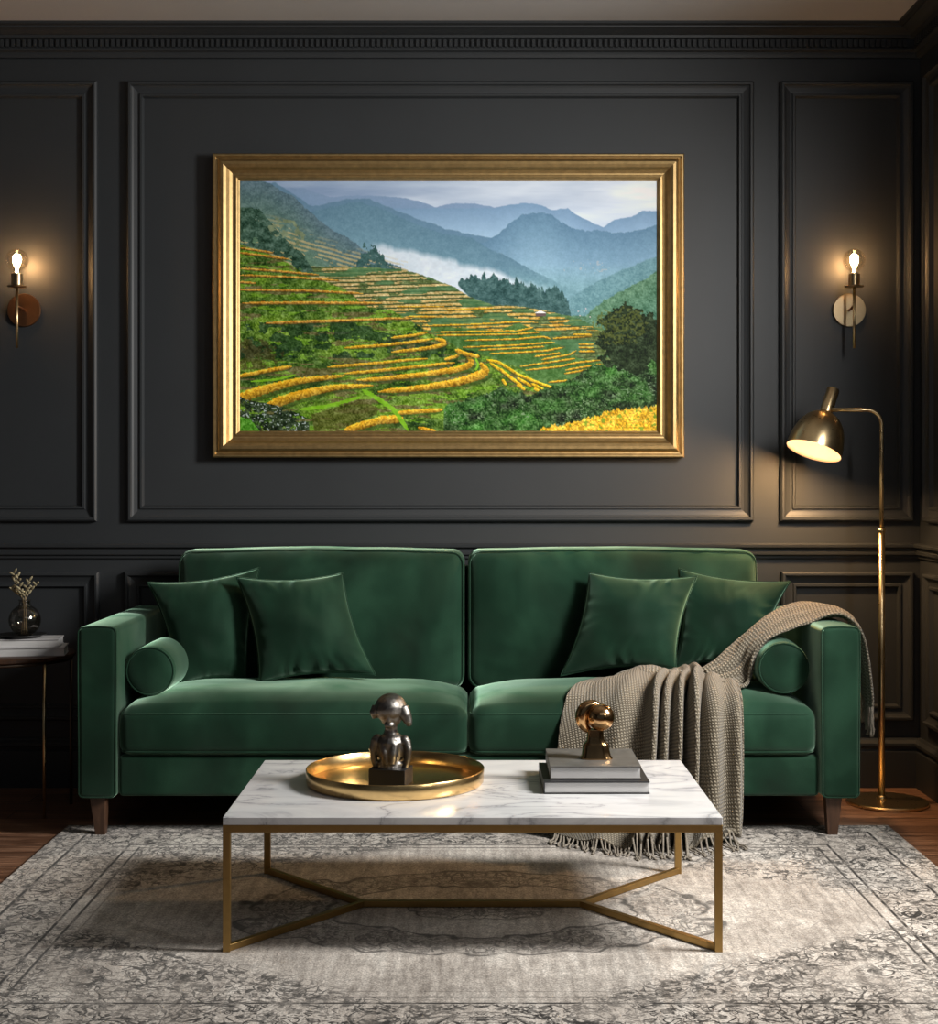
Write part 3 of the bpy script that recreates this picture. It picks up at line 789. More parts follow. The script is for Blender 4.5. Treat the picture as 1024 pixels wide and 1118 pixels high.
book('hardcover_book', 'grey marbled hardcover book on top of the black book', .201, .438, 3.835, 4.085, TZ+.0325, .0345, M['cover_grey'], -.004)
# bronze knob sculpture
kx, ky, kz = .330, 3.945, TZ+.067
kn = thing('knob_sculpture', 'small polished bronze sphere sculpture standing on the grey book', 'sculpture', (kx, ky, kz))
bm = bmesh.new()
n = 40; rings = []
for k, (hw, hd, zz) in enumerate(((.043, .028, 0), (.043, .028, .004), (.039, .026, .009), (.036, .024, .022), (.034, .023, .034), (.031, .021, .040), (.025, .019, .046), (.022, .018, .060), (.022, .018, .078))):
    rings.append([bm.verts.new((kx+math.copysign(abs(math.cos(2*PI*q/n))**.6, math.cos(2*PI*q/n))*hw-.002*k*.2, ky+math.copysign(abs(math.sin(2*PI*q/n))**.6, math.sin(2*PI*q/n))*hd, kz+zz)) for q in range(n)])
for A, B in zip(rings, rings[1:]):
    for q in range(n): bm.faces.new((A[q], A[(q+1) % n], B[(q+1) % n], B[q]))
bm.faces.new(rings[0][::-1]); bm.faces.new(rings[-1])
bevel_mod(child('pedestal', bm, M['bronze'], kn), .0015, 2)
bm = bmesh.new(); ball(bm, (kx+.012, ky-.004, kz+.110), .036, 48, 32); child('sphere', bm, M['bronze'], kn, True)
bm = bmesh.new()   # crescent lobe hugging the sphere from the left
tube(bm, [(kx-.006+.032*math.cos(a), ky+.008, kz+.106+.036*math.sin(a)) for a in np.linspace(math.radians(55), math.radians(262), 26)], [.006+.013*math.sin(PI*k/25) for k in range(26)], 18)
child('crescent', bm, M['bronze'], kn, True)

# ================================================================ FLOOR LAMP
lx, ly = 1.447, 5.235; r2 = lambda *a: Vector(a)
lamp = thing('floor_lamp', 'slim brass floor lamp with a dome shade beside the sofa', 'lamp', (lx+.015, ly, 0))
bm = bmesh.new(); lathe(bm, [(.138, 0), (.142, .003), (.142, .009), (.138, .013), (.03, .016), (0, .016)], (lx+.018, ly-.01, 0), n=72)
o = child('lamp_base', bm, M['brass'], lamp, True); o.modifiers.new('e', 'EDGE_SPLIT').split_angle = math.radians(40)
zj = EYE-(577-522)*ly/F; zt = EYE+(522-447.5)*ly/F
bm = bmesh.new(); tube(bm, [(lx, ly, .014), (lx, ly, zj)], .0115, 20); lathe(bm, [(.0135, 0), (.0135, .012)], (lx, ly, zj-.012), n=24); lathe(bm, [(.02, 0), (.018, .01), (.0115, .014)], (lx, ly, .014), n=24)
child('lower_pole', bm, M['brass'], lamp, True)
xa = (908-516)*ly/F; br = .052; pts = [(lx, ly, zj-.005), (lx, ly, zt-br-.1)]
for k in range(13):
    a = k/12*PI/2; pts.append((lx-br+br*math.cos(a), ly, zt-br+br*math.sin(a)))
pts += [(xa, ly, zt)]
bm = bmesh.new(); tube(bm, pts, .0072, 16); child('upper_pole', bm, M['brass'], lamp, True)
# shade
ax_ = Vector((.37, .24, 1)).normalized()          # from the rim up to the neck
rimc = P(888.5, 492, ly-.012)
bm = bmesh.new()
Rr = .0985
prof = []
for k in range(15):
    a = k/14*PI/2*.93; prof.append((Rr*math.cos(a)**.82, .148*math.sin(a)))
neck = [(.0225, .150), (.0225, .238), (.021, .241), (.0, .241)]
outer = [(Rr, -.002)]+prof[1:]+neck
inner = [(max(0, r-.0022), h-.002) for r, h in prof]+[(0, .142)]
lathe(bm, outer, rimc, ax_, 64, False, False)
o = child('lamp_shade', bm, M['brass'], lamp, True)
bm = bmesh.new(); lathe(bm, [(Rr, -.002)]+inner, rimc, ax_, 64, False, False); child('shade_lining', bm, M['reflector'], o, True); o.modifiers.new('e', 'EDGE_SPLIT').split_angle = math.radians(55)
bm = bmesh.new(); ball(bm, rimc+ax_*.072, .022, 24, 16); ob = child('bulb', bm, M['lamp_bulb'], lamp, True)
l = light('lamp_light', 'POINT', rimc+ax_*.020, 32, (1, .60, .28), shadow_soft_size=.04)
l.rotation_euler = (-ax_).to_track_quat('-Z', 'Y').to_euler(); l.parent = lamp; l.matrix_parent_inverse = Matrix.Translation(-lamp.location)

# ================================================================ WALL SCONCES
def sconce(label, xr, xp, plate_mat):
    """xr = rod x, xp = plate x"""
    yr = WY-.095; zc = EYE+(522-339)*S5; s = thing('wall_sconce', label, 'lamp', (xp, WY, zc), 'globe sconces on the charcoal wall')
    bm = bmesh.new(); lathe(bm, [(.060, 0), (.062, .003), (.062, .010), (.060, .013), (0, .0135)], (xp, WY, zc), (0, -1, 0), 56)
    o = child('wall_plate', bm, plate_mat, s, True); o.modifiers.new('e', 'EDGE_SPLIT').split_angle = math.radians(40)
    z = lambda py: EYE+(522-py)*yr/F
    bm = bmesh.new(); tube(bm, [(xp, WY-.012, zc), (xr, yr, zc+.006)], .0055, 12); child('arm', bm, M['sconce_dark'], s, True)
    bm = bmesh.new(); tube(bm, [(xr, yr, z(380)), (xr, yr, z(312))], .0052, 14); child('rod', bm, M['brass'], s, True)
    bm = bmesh.new(); lathe(bm, [(.004, -.004), (.034, -.001), (.035, .002), (.010, .003), (.020, .006), (.0205, .046), (.0, .046)], (xr, yr, z(313)), n=32)
    o = child('socket', bm, M['bulb_socket'], s, True); o.modifiers.new('e', 'EDGE_SPLIT').split_angle = math.radians(40)
    cz = z(284); R = .0415
    bm = bmesh.new(); pr = [(.014, -.048), (.0145, -.040)]
    for k in range(1, 24):
        a = -PI/2+PI*(.12+.88*k/23); pr.append((max(0, R*math.cos(a)), R*math.sin(a)))
    lathe(bm, pr, (xr, yr, cz), n=40, capb=False, capt=False)
    g = child('bulb', bm, M['bulb_glass'], s, True)
    bm = bmesh.new()
    for k in range(6):
        a = k*PI/3; c, sn = math.cos(a)*.012, math.sin(a)*.012
        tube(bm, [(xr+c*.4, yr+sn*.4, cz-.026), (xr+c, yr+sn, cz-.008), (xr+c, yr+sn, cz+.014), (xr+c*.4, yr+sn*.4, cz+.020)], .0032, 6)
    lathe(bm, [(.006, -.044), (.004, -.026), (0, -.024)], (xr, yr, cz), n=12)
    child('filament', bm, M['filament'], g, True)
    l = light('sconce_light', 'POINT', (xr, yr, cz), 5.0, (1, .50, .19), shadow_soft_size=.012)
    l.parent = s; l.matrix_parent_inverse = Matrix.Translation(-s.location)
    return s
YR = WY-.095
sconce('brass globe sconce on the wall above the floor lamp', (932.5-516)*YR/F, (926.5-516)*S5, M['plate_brass'])
sconce('brass globe sconce with a darkened plate, cut off by the left edge, above the side table', (18.5-516)*YR/F, (27-516)*S5, M['sconce_dark'])  # darker plate colour paints in the different reflection on this side

# ================================================================ SIDE TABLE, BOOKS, DISH, VASE
sx, sy, sr, sz = -1.622, 5.13, .238, .546
st = thing('side_table', 'small round side table with thin dark metal legs left of the sofa', 'table', (sx, sy, 0))
bm = bmesh.new(); lathe(bm, [(sr-.004, 0), (sr, .004), (sr, .013), (sr-.004, .016), (0, .016)], (sx, sy, sz-.016), n=72)
o = child('table_top', bm, M['walnut'], st, True); o.modifiers.new('e', 'EDGE_SPLIT').split_angle = math.radians(40)
bm = bmesh.new(); ring = [(sx+(sr-.014)*math.cos(a), sy+(sr-.014)*math.sin(a), sz-.022) for a in np.linspace(0, 2*PI, 64, endpoint=False)]
tube(bm, ring, .006, 8, True); child('top_ring', bm, M['black_metal'], st, True)
for a in (-38, 24, 142, 218):
    x, y = sx+(sr-.014)*math.cos(math.radians(a)), sy+(sr-.014)*math.sin(math.radians(a))
    bm = bmesh.new(); tube(bm, [(x, y, 0), (x, y, sz-.02)], .0055, 12); child('leg', bm, M['brass'] if a < 0 else M['black_metal'], st, True)
book('hardcover_book', 'white hardcover book lying on the side table under a slightly smaller one', -1.640, -1.395, 5.005, 5.135, sz, .030, M['cover_white'], .16)
book('hardcover_book', 'white hardcover book on top of another, under the black dish', -1.645, -1.412, 5.008, 5.130, sz+.030, .028, M['cover_white'], .13)
bm = bmesh.new(); dz = sz+.058
lathe(bm, [(.03, 0), (.055, .002), (.082, .010), (.084, .012), (.080, .0115), (.05, .005), (0, .004)], (-1.545, 5.07, dz), n=56)
dish = obj('shallow_dish', bm, M['stone_black'], smooth=True, loc=(-1.545, 5.07, dz)); tag(dish, 'shallow black dish on the white books on the side table', 'dish')
vx, vy, vz = -1.535, 5.07, dz+.005
vase = thing('glass_vase', 'round smoked glass vase on the black dish at the left edge', 'vase', (vx, vy, vz))
bm = bmesh.new(); pr = [(0, .001), (.022, 0)]
for k in range(1, 20):
    a = -PI/2+PI*(.12+.74*k/19); pr.append((.054*math.cos(a), .054+.054*math.sin(a)))
pr += [(.020, .108), (.0185, .118), (.022, .124)]
pin = [(max(0, r-.002), h+(.002 if h < .01 else 0)) for r, h in reversed(pr)]
lathe(bm, pr+pin, (vx, vy, vz), n=48, capb=False, capt=False)
child('glass_body', bm, M['vase_glass'], vase, True)
br_ = thing('dried_branches', 'dried twigs with pale buds standing in the round glass vase', 'plant', (vx, vy, vz+.01))
stems = [((-.012, 0, .008), (-.004, 0, .11), (-.030, .0, .165), (-.040, .01, .215)), ((.008, 0, .008), (.003, 0, .11), (.004, -.01, .15), (.018, -.01, .19)),
         ((.0, .01, .008), (.0, 0, .11), (.014, .01, .15), (.038, .01, .178)), ((.0, -.01, .008), (-.003, 0, .11), (-.012, -.01, .16), (-.022, -.01, .205)), ((.004, .0, .008), (.002, 0, .11), (-.02, .01, .14), (-.05, .01, .16))]
bm = bmesh.new(); curves = []
for s_ in stems:
    c = catmull(s_, 16)+np.array([vx, vy, vz]); curves.append(c); tube(bm, [tuple(p) for p in c], [.0018]*10+[.0012]*6, 6)
child('stem', bm, M['twig'], br_, True)
for c in curves:
    for k in range(8, 16):
        p = Vector(c[k]); side = 1 if k % 2 else -1
        bm = bmesh.new(); d = Vector((side*rnd.uniform(.5, 1), rnd.uniform(-.6, .2), rnd.uniform(.4, 1.1))).normalized()
        q = Vector((0, 0, 1)).rotation_difference(d); L = rnd.uniform(.007, .011)
        ball(bm, p+d*L*.9, (.0042, .0028, L), 10, 8, q)
        child('leaf', bm, M['leaf'], br_, True)

# ================================================================ FRAMED PICTURE
def paint_picture(W, H, x0, y0, x1, y1):
    """rice terraces painted in numpy; coordinates run x0..x1, y0..y1"""
    g = np.random.default_rng(5)
    xs = np.linspace(x0, x1, W); ys = np.linspace(y0, y1, H); X, Y = np.meshgrid(xs, ys)
    def vn(sx, sy, seed, ox=0, oy=0):
        r = np.random.default_rng(seed).random((257, 257))
        a = (X/sx+ox) % 256; b_ = (Y/sy+oy) % 256
        i, j = a.astype(int), b_.astype(int); f, e = a-i, b_-j; f = f*f*(3-2*f); e = e*e*(3-2*e)
        return (r[j, i]*(1-f)+r[j, i+1]*f)*(1-e)+(r[j+1, i]*(1-f)+r[j+1, i+1]*f)*e
    def fbm(sx, sy, seed, o=4, k=.55):
        t = 0; a = 1; n = 0
        for q in range(o): t = t+a*vn(sx/2**q, sy/2**q, seed+q); n += a; a *= k
        return t/n
    img = np.zeros((H, W, 3))
    c = lambda *a: np.array(a, float)
    def put(mask, col):
        m = mask[..., None] if mask.ndim == 2 else mask
        img[:] = img*(1-m)+col*m
    def ridge(pts, jit=0, seed=0, js=6):
        p = np.array(pts, float); yy = np.interp(X, p[:, 0], p[:, 1])
        return yy+(vn(js, 1e6, seed)-.5)*jit+(vn(js/3, 1e6, seed+1)-.5)*jit*.6
    def soft_(d, w): return np.clip(d/w+.5, 0, 1)
    def poly(pts):
        p = np.array(pts, float); m = np.zeros(X.shape, bool); n = len(p)
        for i in range(n):
            xa, ya = p[i]; xb, yb = p[(i+1) % n]
            if ya == yb: continue
            cond = (ya > Y) != (yb > Y)
            m ^= cond & (X < (xb-xa)*(Y-ya)/(yb-ya)+xa)
        return m.astype(float)
    def stroke(pts, w0, w1=None):
        w1 = w0 if w1 is None else w1
        p = np.array(pts, float); L = np.r_[0, np.cumsum(np.hypot(*np.diff(p, axis=0).T))]
        p = np.column_stack([np.interp(np.linspace(0, L[-1], 40), L, p[:, 0]), np.interp(np.linspace(0, L[-1], 40), L, p[:, 1])])
        for _ in range(3): p[1:-1] = (p[:-2]+2*p[1:-1]+p[2:])/4
        best = np.full(X.shape, 1e9); side = np.zeros(X.shape)
        for i in range(len(p)-1):
            a, b_ = p[i], p[i+1]; d = b_-a; LL = (d**2).sum()+1e-9
            tt = i/(len(p)-2); w = (w0+(w1-w0)*tt)/2*min(1, .45+6*tt, .45+6*(1-tt))
            t = np.clip(((X-a[0])*d[0]+(Y-a[1])*d[1])/LL, 0, 1)
            qx, qy = X-(a[0]+t*d[0]), Y-(a[1]+t*d[1]); dd = np.hypot(qx, qy)/w
            upd = dd < best; best = np.where(upd, dd, best); side = np.where(upd, qy/w, side)
        return best, side
    R1 = lambda *p: [(255+.15625*a, 190+.15625*b_) for a, b_ in p]
    R2 = lambda *p: [(410+.15625*a, 190+.15625*b_) for a, b_ in p]
    R3 = lambda *p: [(565+.15625*a, 190+.15625*b_) for a, b_ in p]
    R4 = lambda *p: [(255+.15625*a, 330+.15625*b_) for a, b_ in p]
    R5 = lambda *p: [(410+.15625*a, 330+.15625*b_) for a, b_ in p]
    R6 = lambda *p: [(565+.15625*a, 330+.15625*b_) for a, b_ in p]
    s_ = .15625
    # sky
    tx = np.clip((X-x0)/(x1-x0), 0, 1)[..., None]
    cl = fbm(90, 14, 11)[..., None]
    img[:] = c(128, 150, 180)*(1-tx)+c(208, 215, 224)*tx
    img[:] += (cl-.5)*c(75, 65, 48)
    ty = np.clip((Y-215)/30, 0, 1)[..., None]; img[:] = img*(1-.45*ty)+c(180, 196, 215)*.45*ty
    det = fbm(5, 4, 31, 3)[..., None]-.5; fine = vn(1.3, 1.3, 51)[..., None]-.5
    def hill(pts, top, bot, depth, dn=12, jit=1.5, seed=0, edge=1.2, js=6):
        yy = ridge(pts, jit, seed, js); m = soft_(Y-yy, edge); k = np.clip((Y-yy)/depth, 0, 1)[..., None]
        put(m, top*(1-k)+bot*k+det*dn+fine*dn*.8); return m
    hill([(250, 205), (330, 206), (360, 216), (380, 214), (410, 214), (437, 216), (457, 220.5), (476, 227), (497, 222), (519, 223), (540, 227), (561, 224), (600, 260)], c(118, 142, 172), c(110, 145, 175), 60, 6, 1, 3)
    hill([(540, 228), (551, 225), (574, 222), (588, 224), (604, 230), (620, 228), (627, 234), (643, 242), (659, 249), (671, 241), (690, 237), (701, 231), (718, 231)], c(112, 142, 172), c(150, 180, 205), 35, 6, 1, 5)
    hill([(250, 196), (300, 200), (340, 226), (378, 218), (403, 218), (437, 232), (485, 250), (540, 262), (580, 300)], c(92, 124, 148), c(100, 138, 165), 70, 8, 1.5, 7)
    hill([(500, 275), (530, 265), (544, 256), (555, 246), (570, 234.5), (580, 233), (601, 234), (612, 243), (627, 250), (641, 253), (652, 252), (668, 255), (684, 254), (702, 251), (718, 246)], c(90, 124, 150), c(134, 168, 190), 62, 12, 1.8, 9, 1, 3)
    hill([(300, 240), (389, 221), (410, 226), (433, 236), (457, 247), (485, 256), (516, 261), (535, 273), (558, 282), (570, 290), (600, 305), (625, 318), (720, 330)], c(88, 122, 142), c(108, 144, 160), 60, 14, 1.5, 11, 1, 3)
    # misty valley bottom on the right
    vm = soft_(Y-300+(X-640)*.02, 26)*(X > 556); put(vm*.8, c(112, 150, 160)+det*35+fine*18)
    hill([(590, 345), (652, 309), (674, 298), (702, 287), (718, 280)], c(98, 136, 146), c(92, 132, 138), 40, 30, 2, 13, 1.2, 3)
    hill([(640, 345), (659, 329), (682, 317), (706, 305), (718, 297)], c(82, 118, 92), c(66, 108, 88), 50, 50, 2, 15, 1, 3)
    vil = ((vn(2.2, 1.6, 77) > .80) & (np.hypot((X-634)/14, (Y-343)/7) < 1)).astype(float); put(vil*.8, c(196, 180, 186))
    vil = ((vn(2.6, 1.8, 78) > .84) & (np.hypot((X-640)/26, (Y-293)/9) < 1)).astype(float); put(vil*.5, c(170, 170, 170))
    # fog
    fy = np.interp(X, [405, 420, 449, 472, 510, 551, 580, 600], [268, 270, 274, 280, 288, 301, 309, 316])+(fbm(14, 200, 21)-.5)*12
    fg_ = soft_(Y-fy, 7)*np.clip((X-404)/10, 0, 1)*np.clip((608-X)/55, 0, 1)
    put(fg_*(.72+.3*fbm(16, 10, 23)).clip(0, 1), c(203, 212, 222)+det*22)
    # left mountain with far terraces
    hill([(250, 196), (289, 199), (296, 202), (308, 209.5), (322, 216.5), (328, 224), (339, 232), (352, 244), (364, 253), (377, 259), (388, 266), (398, 276), (411, 281), (437, 293), (450, 330), (460, 500)], c(82, 106, 118), c(86, 118, 88), 75, 34, 1.8, 17, 1, 2.5)
    st_ = np.sin((Y-.28*X)*1.35+4*fbm(40, 20, 61)); zone = (X < 445)*soft_(Y-np.interp(X, [255, 300, 345, 400, 440], [245, 240, 262, 278, 290]), 14)*(fbm(20, 9, 63) > .47)
    put(zone*(st_ > .1)*.75, c(176, 158, 112)+det*40)
    # conifers at the end of the ridge
    tm = soft_(Y-ridge([(384, 292), (390, 283), (394, 272), (399, 266), (403, 272), (408, 267), (413, 276), (418, 284), (437, 294), (440, 300)], 9, 19, 2.5), 1)*(X > 385)*(X < 438)*(Y < 297)*(fbm(4, 4, 151) > .40); put(tm, c(52, 84, 82)+det*50+fine*24)
    # palms
    py_ = ridge([(499, 308), (502, 305), (525, 302), (560, 308), (575, 312), (600, 316), (614, 320), (620, 330), (626, 352)], 9, 25, 3.5)
    pb = np.interp(X, [499, 512, 538, 570, 600, 626], [308, 322, 332, 340, 346, 350]); pm_ = soft_(Y-py_, 1.2)*soft_(pb-Y+3, 2)*(X > 499)*(X < 626)
    put(pm_, c(52, 84, 84)+det*70+fine*30)
    # mid terraces
    edge = ridge([(380, 292), (437, 294.5), (461, 301), (485, 310), (497, 315), (511, 324), (538, 334), (565, 335), (585, 338), (627, 347), (649, 357), (665, 362)], 1, 27, 3)
    mt_ = soft_(Y-edge, 1); put(mt_, c(84, 100, 56)+det*55+fine*45)
    lines = np.sin((Y+.03*X+3*fbm(60, 30, 65))*2*PI/4.3); brk = fbm(18, 3, 67) > .40
    low = np.clip((Y-325)/30, 0, 1)[..., None]
    put(mt_*(lines > -.15)*brk*(Y < 362), (c(176, 156, 104)*(1-low)+c(188, 146, 58)*low)+det*60+fine*60)
    put(mt_*(lines < -.75), c(52, 66, 38)+fine*20)
    gz = ((vn(30, 5, 69) > .66)*mt_); put(gz*.8, c(62, 104, 66)+det*40)
    m6 = soft_(Y-ridge([(470, 356), (545, 362), (566, 353), (587, 363), (601, 371), (615, 381), (631, 391), (660, 397)], 1, 29), 1)*(X > 470); put(m6*.92, c(60, 98, 44)+det*55+fine*26)
    gold, ora = c(214, 160, 38), c(196, 140, 52)
    def rice(pts, w0, w1=None, col=gold):
        b_, sd = stroke(pts, w0*s_*.84, None if w1 is None else w1*s_*.84)
        b2 = b_+(fine[..., 0])*.35
        m = (b2 < 1).astype(float); sh = np.clip(.5-sd*.5, 0, 1)[..., None]
        put(np.clip(np.where((b_ < 1.9) & (sd > .4), .55, 0), 0, 1)*(b2 >= 1), c(44, 58, 22)+det*20)
        put(m*.93, col*(.52+.68*sh)+det*60+fine*95*c(1, .9, .5))
    for a in ([(410, 237), (1024, 228)], [(410, 215), (1024, 205)], [(350, 170), (700, 160), (1024, 142)], [(620, 272), (1024, 262)], [(610, 320), (1024, 305)], [(720, 340), (1024, 325)], [(800, 365), (1024, 355)], [(150, 36), (480, 36)], [(220, 105), (420, 108)], [(480, 60), (820, 48)]): rice(R5(*a), 13)
    for a in ([(0, 205), (80, 190), (110, 180)], [(0, 228), (150, 215)], [(0, 262), (180, 245), (230, 262)], [(0, 305), (260, 285)], [(0, 330), (190, 315)], [(0, 357), (200, 345), (318, 322)], [(120, 385), (300, 360)], [(170, 408), (370, 370), (410, 345)], [(20, 455), (400, 400)], [(60, 480), (300, 455), (400, 430), (580, 410)], [(340, 480), (600, 435)], [(330, 505), (600, 460)], [(220, 565), (390, 550)], [(250, 258), (520, 242)], [(430, 300), (530, 300)], [(430, 350), (540, 350)], [(390, 232), (520, 232)], [(430, 322), (530, 322)]): rice(R6(*a), 15)
    # village house
    put(poly(R6((120, 82), (160, 62), (205, 82))), c(222, 222, 226)); put(poly(R6((128, 84), (198, 84), (198, 102), (128, 102))), c(90, 72, 72))
    # left dark trees
    lt = poly(R1((0, 250), (60, 235), (170, 240), (230, 310), (330, 430), (400, 500), (480, 560), (560, 690), (450, 690), (370, 600), (150, 520), (0, 490)))
    e_ = fbm(7, 6, 71); put(lt*(e_ > .30), c(52, 80, 66)+det*110+fine*40)
    put(((fbm(6, 5, 73) > .56)*poly(R1((200, 300), (420, 330), (520, 460), (400, 520), (260, 420)))), c(110, 124, 96)+det*60)
    # near hill
    hb = ridge([(250, 268), (262, 268), (300, 281), (320, 291), (332, 300), (352, 308), (376, 316), (392, 329), (402, 336), (428, 340), (446, 350), (462, 360), (480, 368), (500, 380), (520, 385), (545, 395), (565, 402), (590, 420), (605, 428), (640, 425), (655, 440), (718, 436)], 1, 75)
    nh = soft_(Y-hb, 1); big = fbm(26, 16, 79)[..., None]
    green = c(68, 98, 28)+(big-.5)*c(120, 130, 40)+det*75+fine*75
    put(nh, green)
    put(nh*(fbm(34, 5, 81) > .60)*.8, c(92, 84, 52)+det*60+fine*40)          # bare earth risers
    put(nh*(fbm(22, 4, 83) > .62)*.8, c(100, 142, 36)+det*50+fine*60)                  # fresh grass edges
    dk = (fbm(16, 10, 85) > .55)*nh; put(dk*.75*(Y > 352)*(Y < 392), c(22, 48, 26)+det*60+fine*40)
    br1 = poly(R4((40, 260), (200, 260), (350, 350), (340, 420), (200, 470), (40, 480))); put(br1*.7*(fbm(8, 8, 87) > .42), c(62, 58, 26)+det*50+fine*36)
    for a, w in (([(40, 520), (270, 555)], 16), ([(40, 555), (200, 575), (380, 600)], 18), ([(40, 665), (300, 683), (590, 710)], 17), ([(40, 712), (400, 725), (730, 750)], 17), ([(40, 760), (150, 768)], 17), ([(40, 815), (500, 820), (900, 840)], 19), ([(60, 908), (500, 905), (1030, 908)], 24)): rice(R1(*a), w, None, ora)
    rice(R4((225, 152), (500, 142), (1024, 125))+R5((100, 118), (225, 120)), 28, 20, ora)
    rice(R4((775, 325), (1024, 308))+R5((250, 285), (400, 262)), 24, 26)
    rice(R5((110, 255), (280, 235), (360, 215)), 22)
    rice(R5((110, 355), (300, 335), (430, 315), (490, 295), (470, 272), (420, 262)), 22, 40)
    rice(R4((655, 460), (1024, 430))+R5((200, 412), (360, 400)), 26, 20)
    rice(R4((775, 505), (1024, 483))+R5((300, 455), (550, 428)), 26)
    rice(R5((485, 405), (560, 385), (590, 365)), 26)
    rice(R4((860, 550), (1024, 543))+R5((300, 515), (560, 478), (670, 445), (685, 415), (645, 395)), 30, 58)
    rice(R5((20, 632), (300, 608), (560, 568), (720, 520), (780, 490), (740, 440)), 34, 80)
    rice(R5((560, 340), (640, 370), (720, 385)), 36)
    rice(R4((10, 528), (230, 485), (400, 455)), 34)
    rice(R4((20, 680), (200, 620), (450, 555), (770, 520)), 92, 28)
    rice(R4((240, 725), (450, 655), (700, 600), (970, 588)), 92, 28)
    rice(R4((780, 900), (1024, 830))+R5((180, 820),), 60, 70)
    rice(R5((150, 780), (460, 758)), 36); rice(R5((300, 885), (420, 910)), 30)
    for a in ([(780, 410), (860, 425), (1030, 530)], [(800, 430), (900, 500), (1000, 570)], [(870, 470), (950, 540), (1024, 590)], [(890, 550), (910, 580)]): rice(R5(*a), 24, None, c(228, 178, 30))
    for a in ([(0, 510), (150, 570), (250, 605)], [(0, 535), (100, 595)], [(100, 575), (210, 632)], [(0, 585), (50, 615)], [(120, 610), (160, 630)], [(370, 630), (450, 668)]): rice(R6(*a), 24, None, c(228, 178, 30))
    for a, w in ((R4((460, 755), (640, 735), (880, 670)), 24), (R4((900, 620), (1024, 690))+R5((130, 760), (225, 900)), 30), (R4((120, 560), (300, 545), (430, 510)), 16), (R5((700, 480), (720, 440), (700, 400)), 14)):
        b_, _ = stroke(a, w*s_); put((b_+fine[..., 0]*.6 < 1)*.9, c(112, 168, 30)+det*50)
    put(poly(R4((540, 790), (880, 690), (1010, 740), (1000, 790), (760, 890), (560, 900)))*.75, c(70, 72, 26)+det*60+fine*50)
    # foreground shrubs with pale leaves
    sh1 = poly(R4((0, 640), (90, 690), (220, 710), (350, 740), (520, 820), (530, 930), (0, 930))); put(sh1*(fbm(5, 4, 91) > .36), c(34, 50, 28)+det*90+fine*70)
    put(sh1*(vn(1.6, 1.4, 93) > .84), c(150, 165, 160))
    put(poly(R4((0, 790), (120, 830), (200, 930), (0, 930)))*.8, c(70, 140, 26)+det*60+fine*60)
    fr_ = soft_(Y-ridge([(480, 452), (490, 440), (515, 436), (548, 424), (575, 432), (600, 424), (612, 420), (632, 410), (648, 400), (668, 396), (718, 384)], 4, 95, 5), 1.5)*(X > 484)
    put(fr_, c(36, 66, 26)+(fbm(18, 12, 141)[..., None]-.5)*c(60, 120, 40)+det*90+fine*80)
    put(fr_*(vn(1.8, 1.3, 97) > .80)*(fbm(22, 12, 98) > .5)*(Y < 466)*.8, c(112, 136, 104))
    tr_ = (np.hypot((X-(565+790*s_))/36, (Y-(330+265*s_))/35)+(fbm(8, 8, 99)-.5)*.7 < 1).astype(float); put(tr_, c(26, 42, 18)+det*60+fine*50)
    tr2 = (np.hypot((X-(565+720*s_))/30, (Y-(330+170*s_))/20)+(fbm(5, 5, 101)-.5)*.8 < 1)*(vn(1.8, 1.8, 103) > .5); put(tr2*.6, c(86, 92, 34)+fine*30)
    put(poly(R6((748, 0), (762, 0), (768, 90), (742, 90))), c(30, 46, 22))
    gf = soft_(Y-ridge([(565, 480), (592, 468), (620, 463), (645, 456), (675, 448), (700, 447), (718, 444)], 4, 105, 3), 1.2)*(X > 590); put(gf, c(196, 156, 40)+det*110+fine*110*c(1, .9, .4)); put(gf*(vn(2.5, 3, 107) > .74)*.8, c(92, 130, 28))
    return np.clip(img, 0, 255)/255

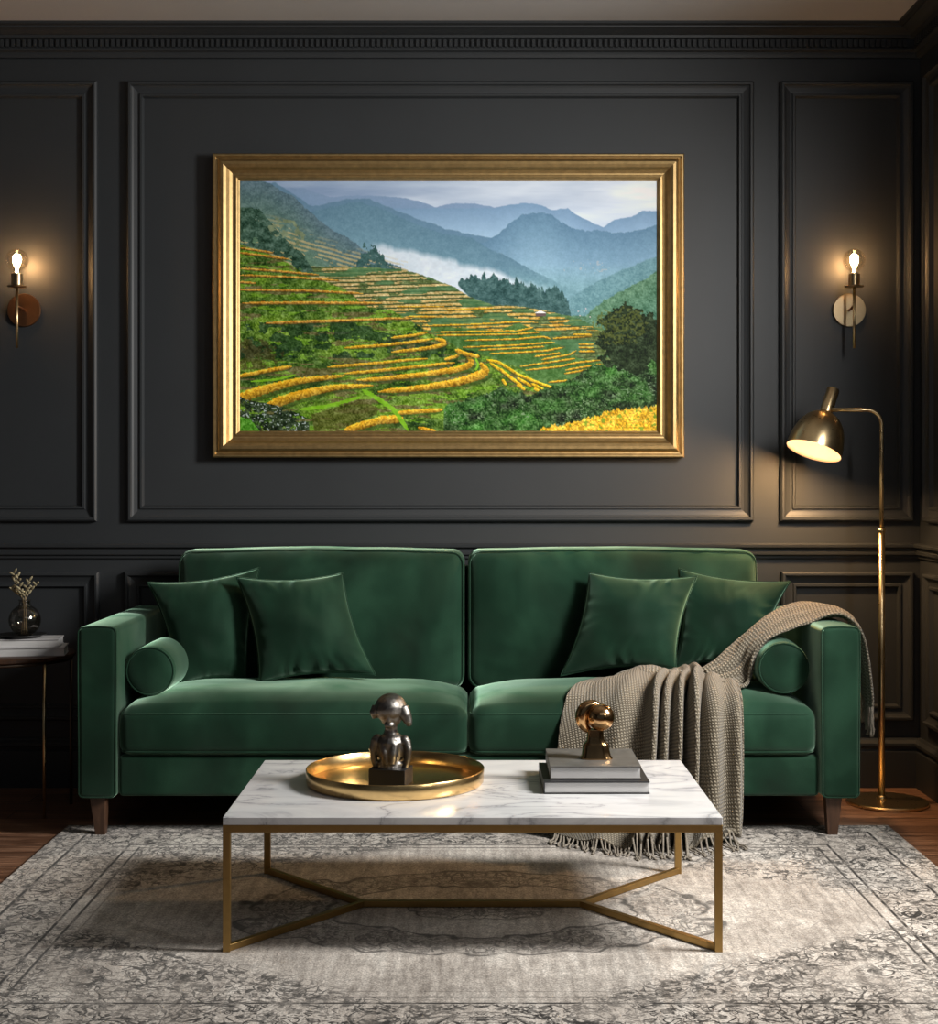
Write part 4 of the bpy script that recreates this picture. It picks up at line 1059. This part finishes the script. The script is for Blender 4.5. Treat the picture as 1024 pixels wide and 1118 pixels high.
PZ = WY-.030
fx0, fx1, fz0, fz1 = (232-516)*(WY-.05)/F, (747-516)*(WY-.05)/F, EYE-(499.5-522)*(WY-.05)/F, EYE-(167.5-522)*(WY-.05)/F
pic = thing('framed_picture', 'wide gold framed rice terrace landscape hanging above the sofa', 'picture', ((fx0+fx1)/2, WY, fz0))
bm = bmesh.new()
fp = [(0, 0), (0, .050), (.004, .054), (.010, .054), (.014, .048), (.018, .047), (.024, .058), (.032, .065), (.042, .066), (.052, .060), (.062, .049), (.072, .042), (.078, .041), (.081, .046), (.087, .047), (.092, .043), (.094, .036), (.098, .034), (.100, .024)]
rect_sweep(bm, fx0, fx1, fz0, fz1, fp, backmap)
child('picture_frame', bm, M['frame_gold'], pic)
cx0, cx1, cz0, cz1 = fx0+.097, fx1-.097, fz0+.097, fz1-.097
GW, GH = 700, 420
img = paint_picture(GW, GH, 261, 198, 718, 472)
lin = np.where(img <= .04045, img/12.92, ((img+.055)/1.055)**2.4)
xs = np.linspace(cx0, cx1, GW); zs = np.linspace(cz1, cz0, GH)
XX, ZZ = np.meshgrid(xs, zs); co = np.column_stack([XX.ravel(), np.full(XX.size, PZ), ZZ.ravel()])-np.array(pic.location)
idx = np.arange(GW*GH).reshape(GH, GW)
faces = np.stack([idx[:-1, :-1], idx[1:, :-1], idx[1:, 1:], idx[:-1, 1:]], -1).reshape(-1, 4)
me = bpy.data.meshes.new('picture_print'); me.vertices.add(len(co)); me.vertices.foreach_set('co', co.ravel())
me.loops.add(faces.size); me.loops.foreach_set('vertex_index', faces.ravel().astype(np.int32))
me.polygons.add(len(faces)); me.polygons.foreach_set('loop_start', np.arange(0, faces.size, 4, dtype=np.int32))
me.update(calc_edges=True)
ca = me.color_attributes.new('picture_colour', 'FLOAT_COLOR', 'POINT')
GAIN = 1.45
ca.data.foreach_set('color', np.column_stack([np.clip(lin.reshape(-1, 3)*GAIN, 0, 1), np.ones(GW*GH)]).ravel().astype(np.float32))
m, nt, b = new_mat('printed_canvas')
at = nt.nodes.new('ShaderNodeAttribute'); at.attribute_name = 'picture_colour'; nt.links.new(at.outputs['Color'], b.inputs['Base Color'])
b.inputs['Roughness'].default_value = .6; b.inputs['Specular IOR Level'].default_value = .2
po = link('picture_print', me, m, pic); po['label'] = 'printed view of golden rice terraces and misty blue mountains'
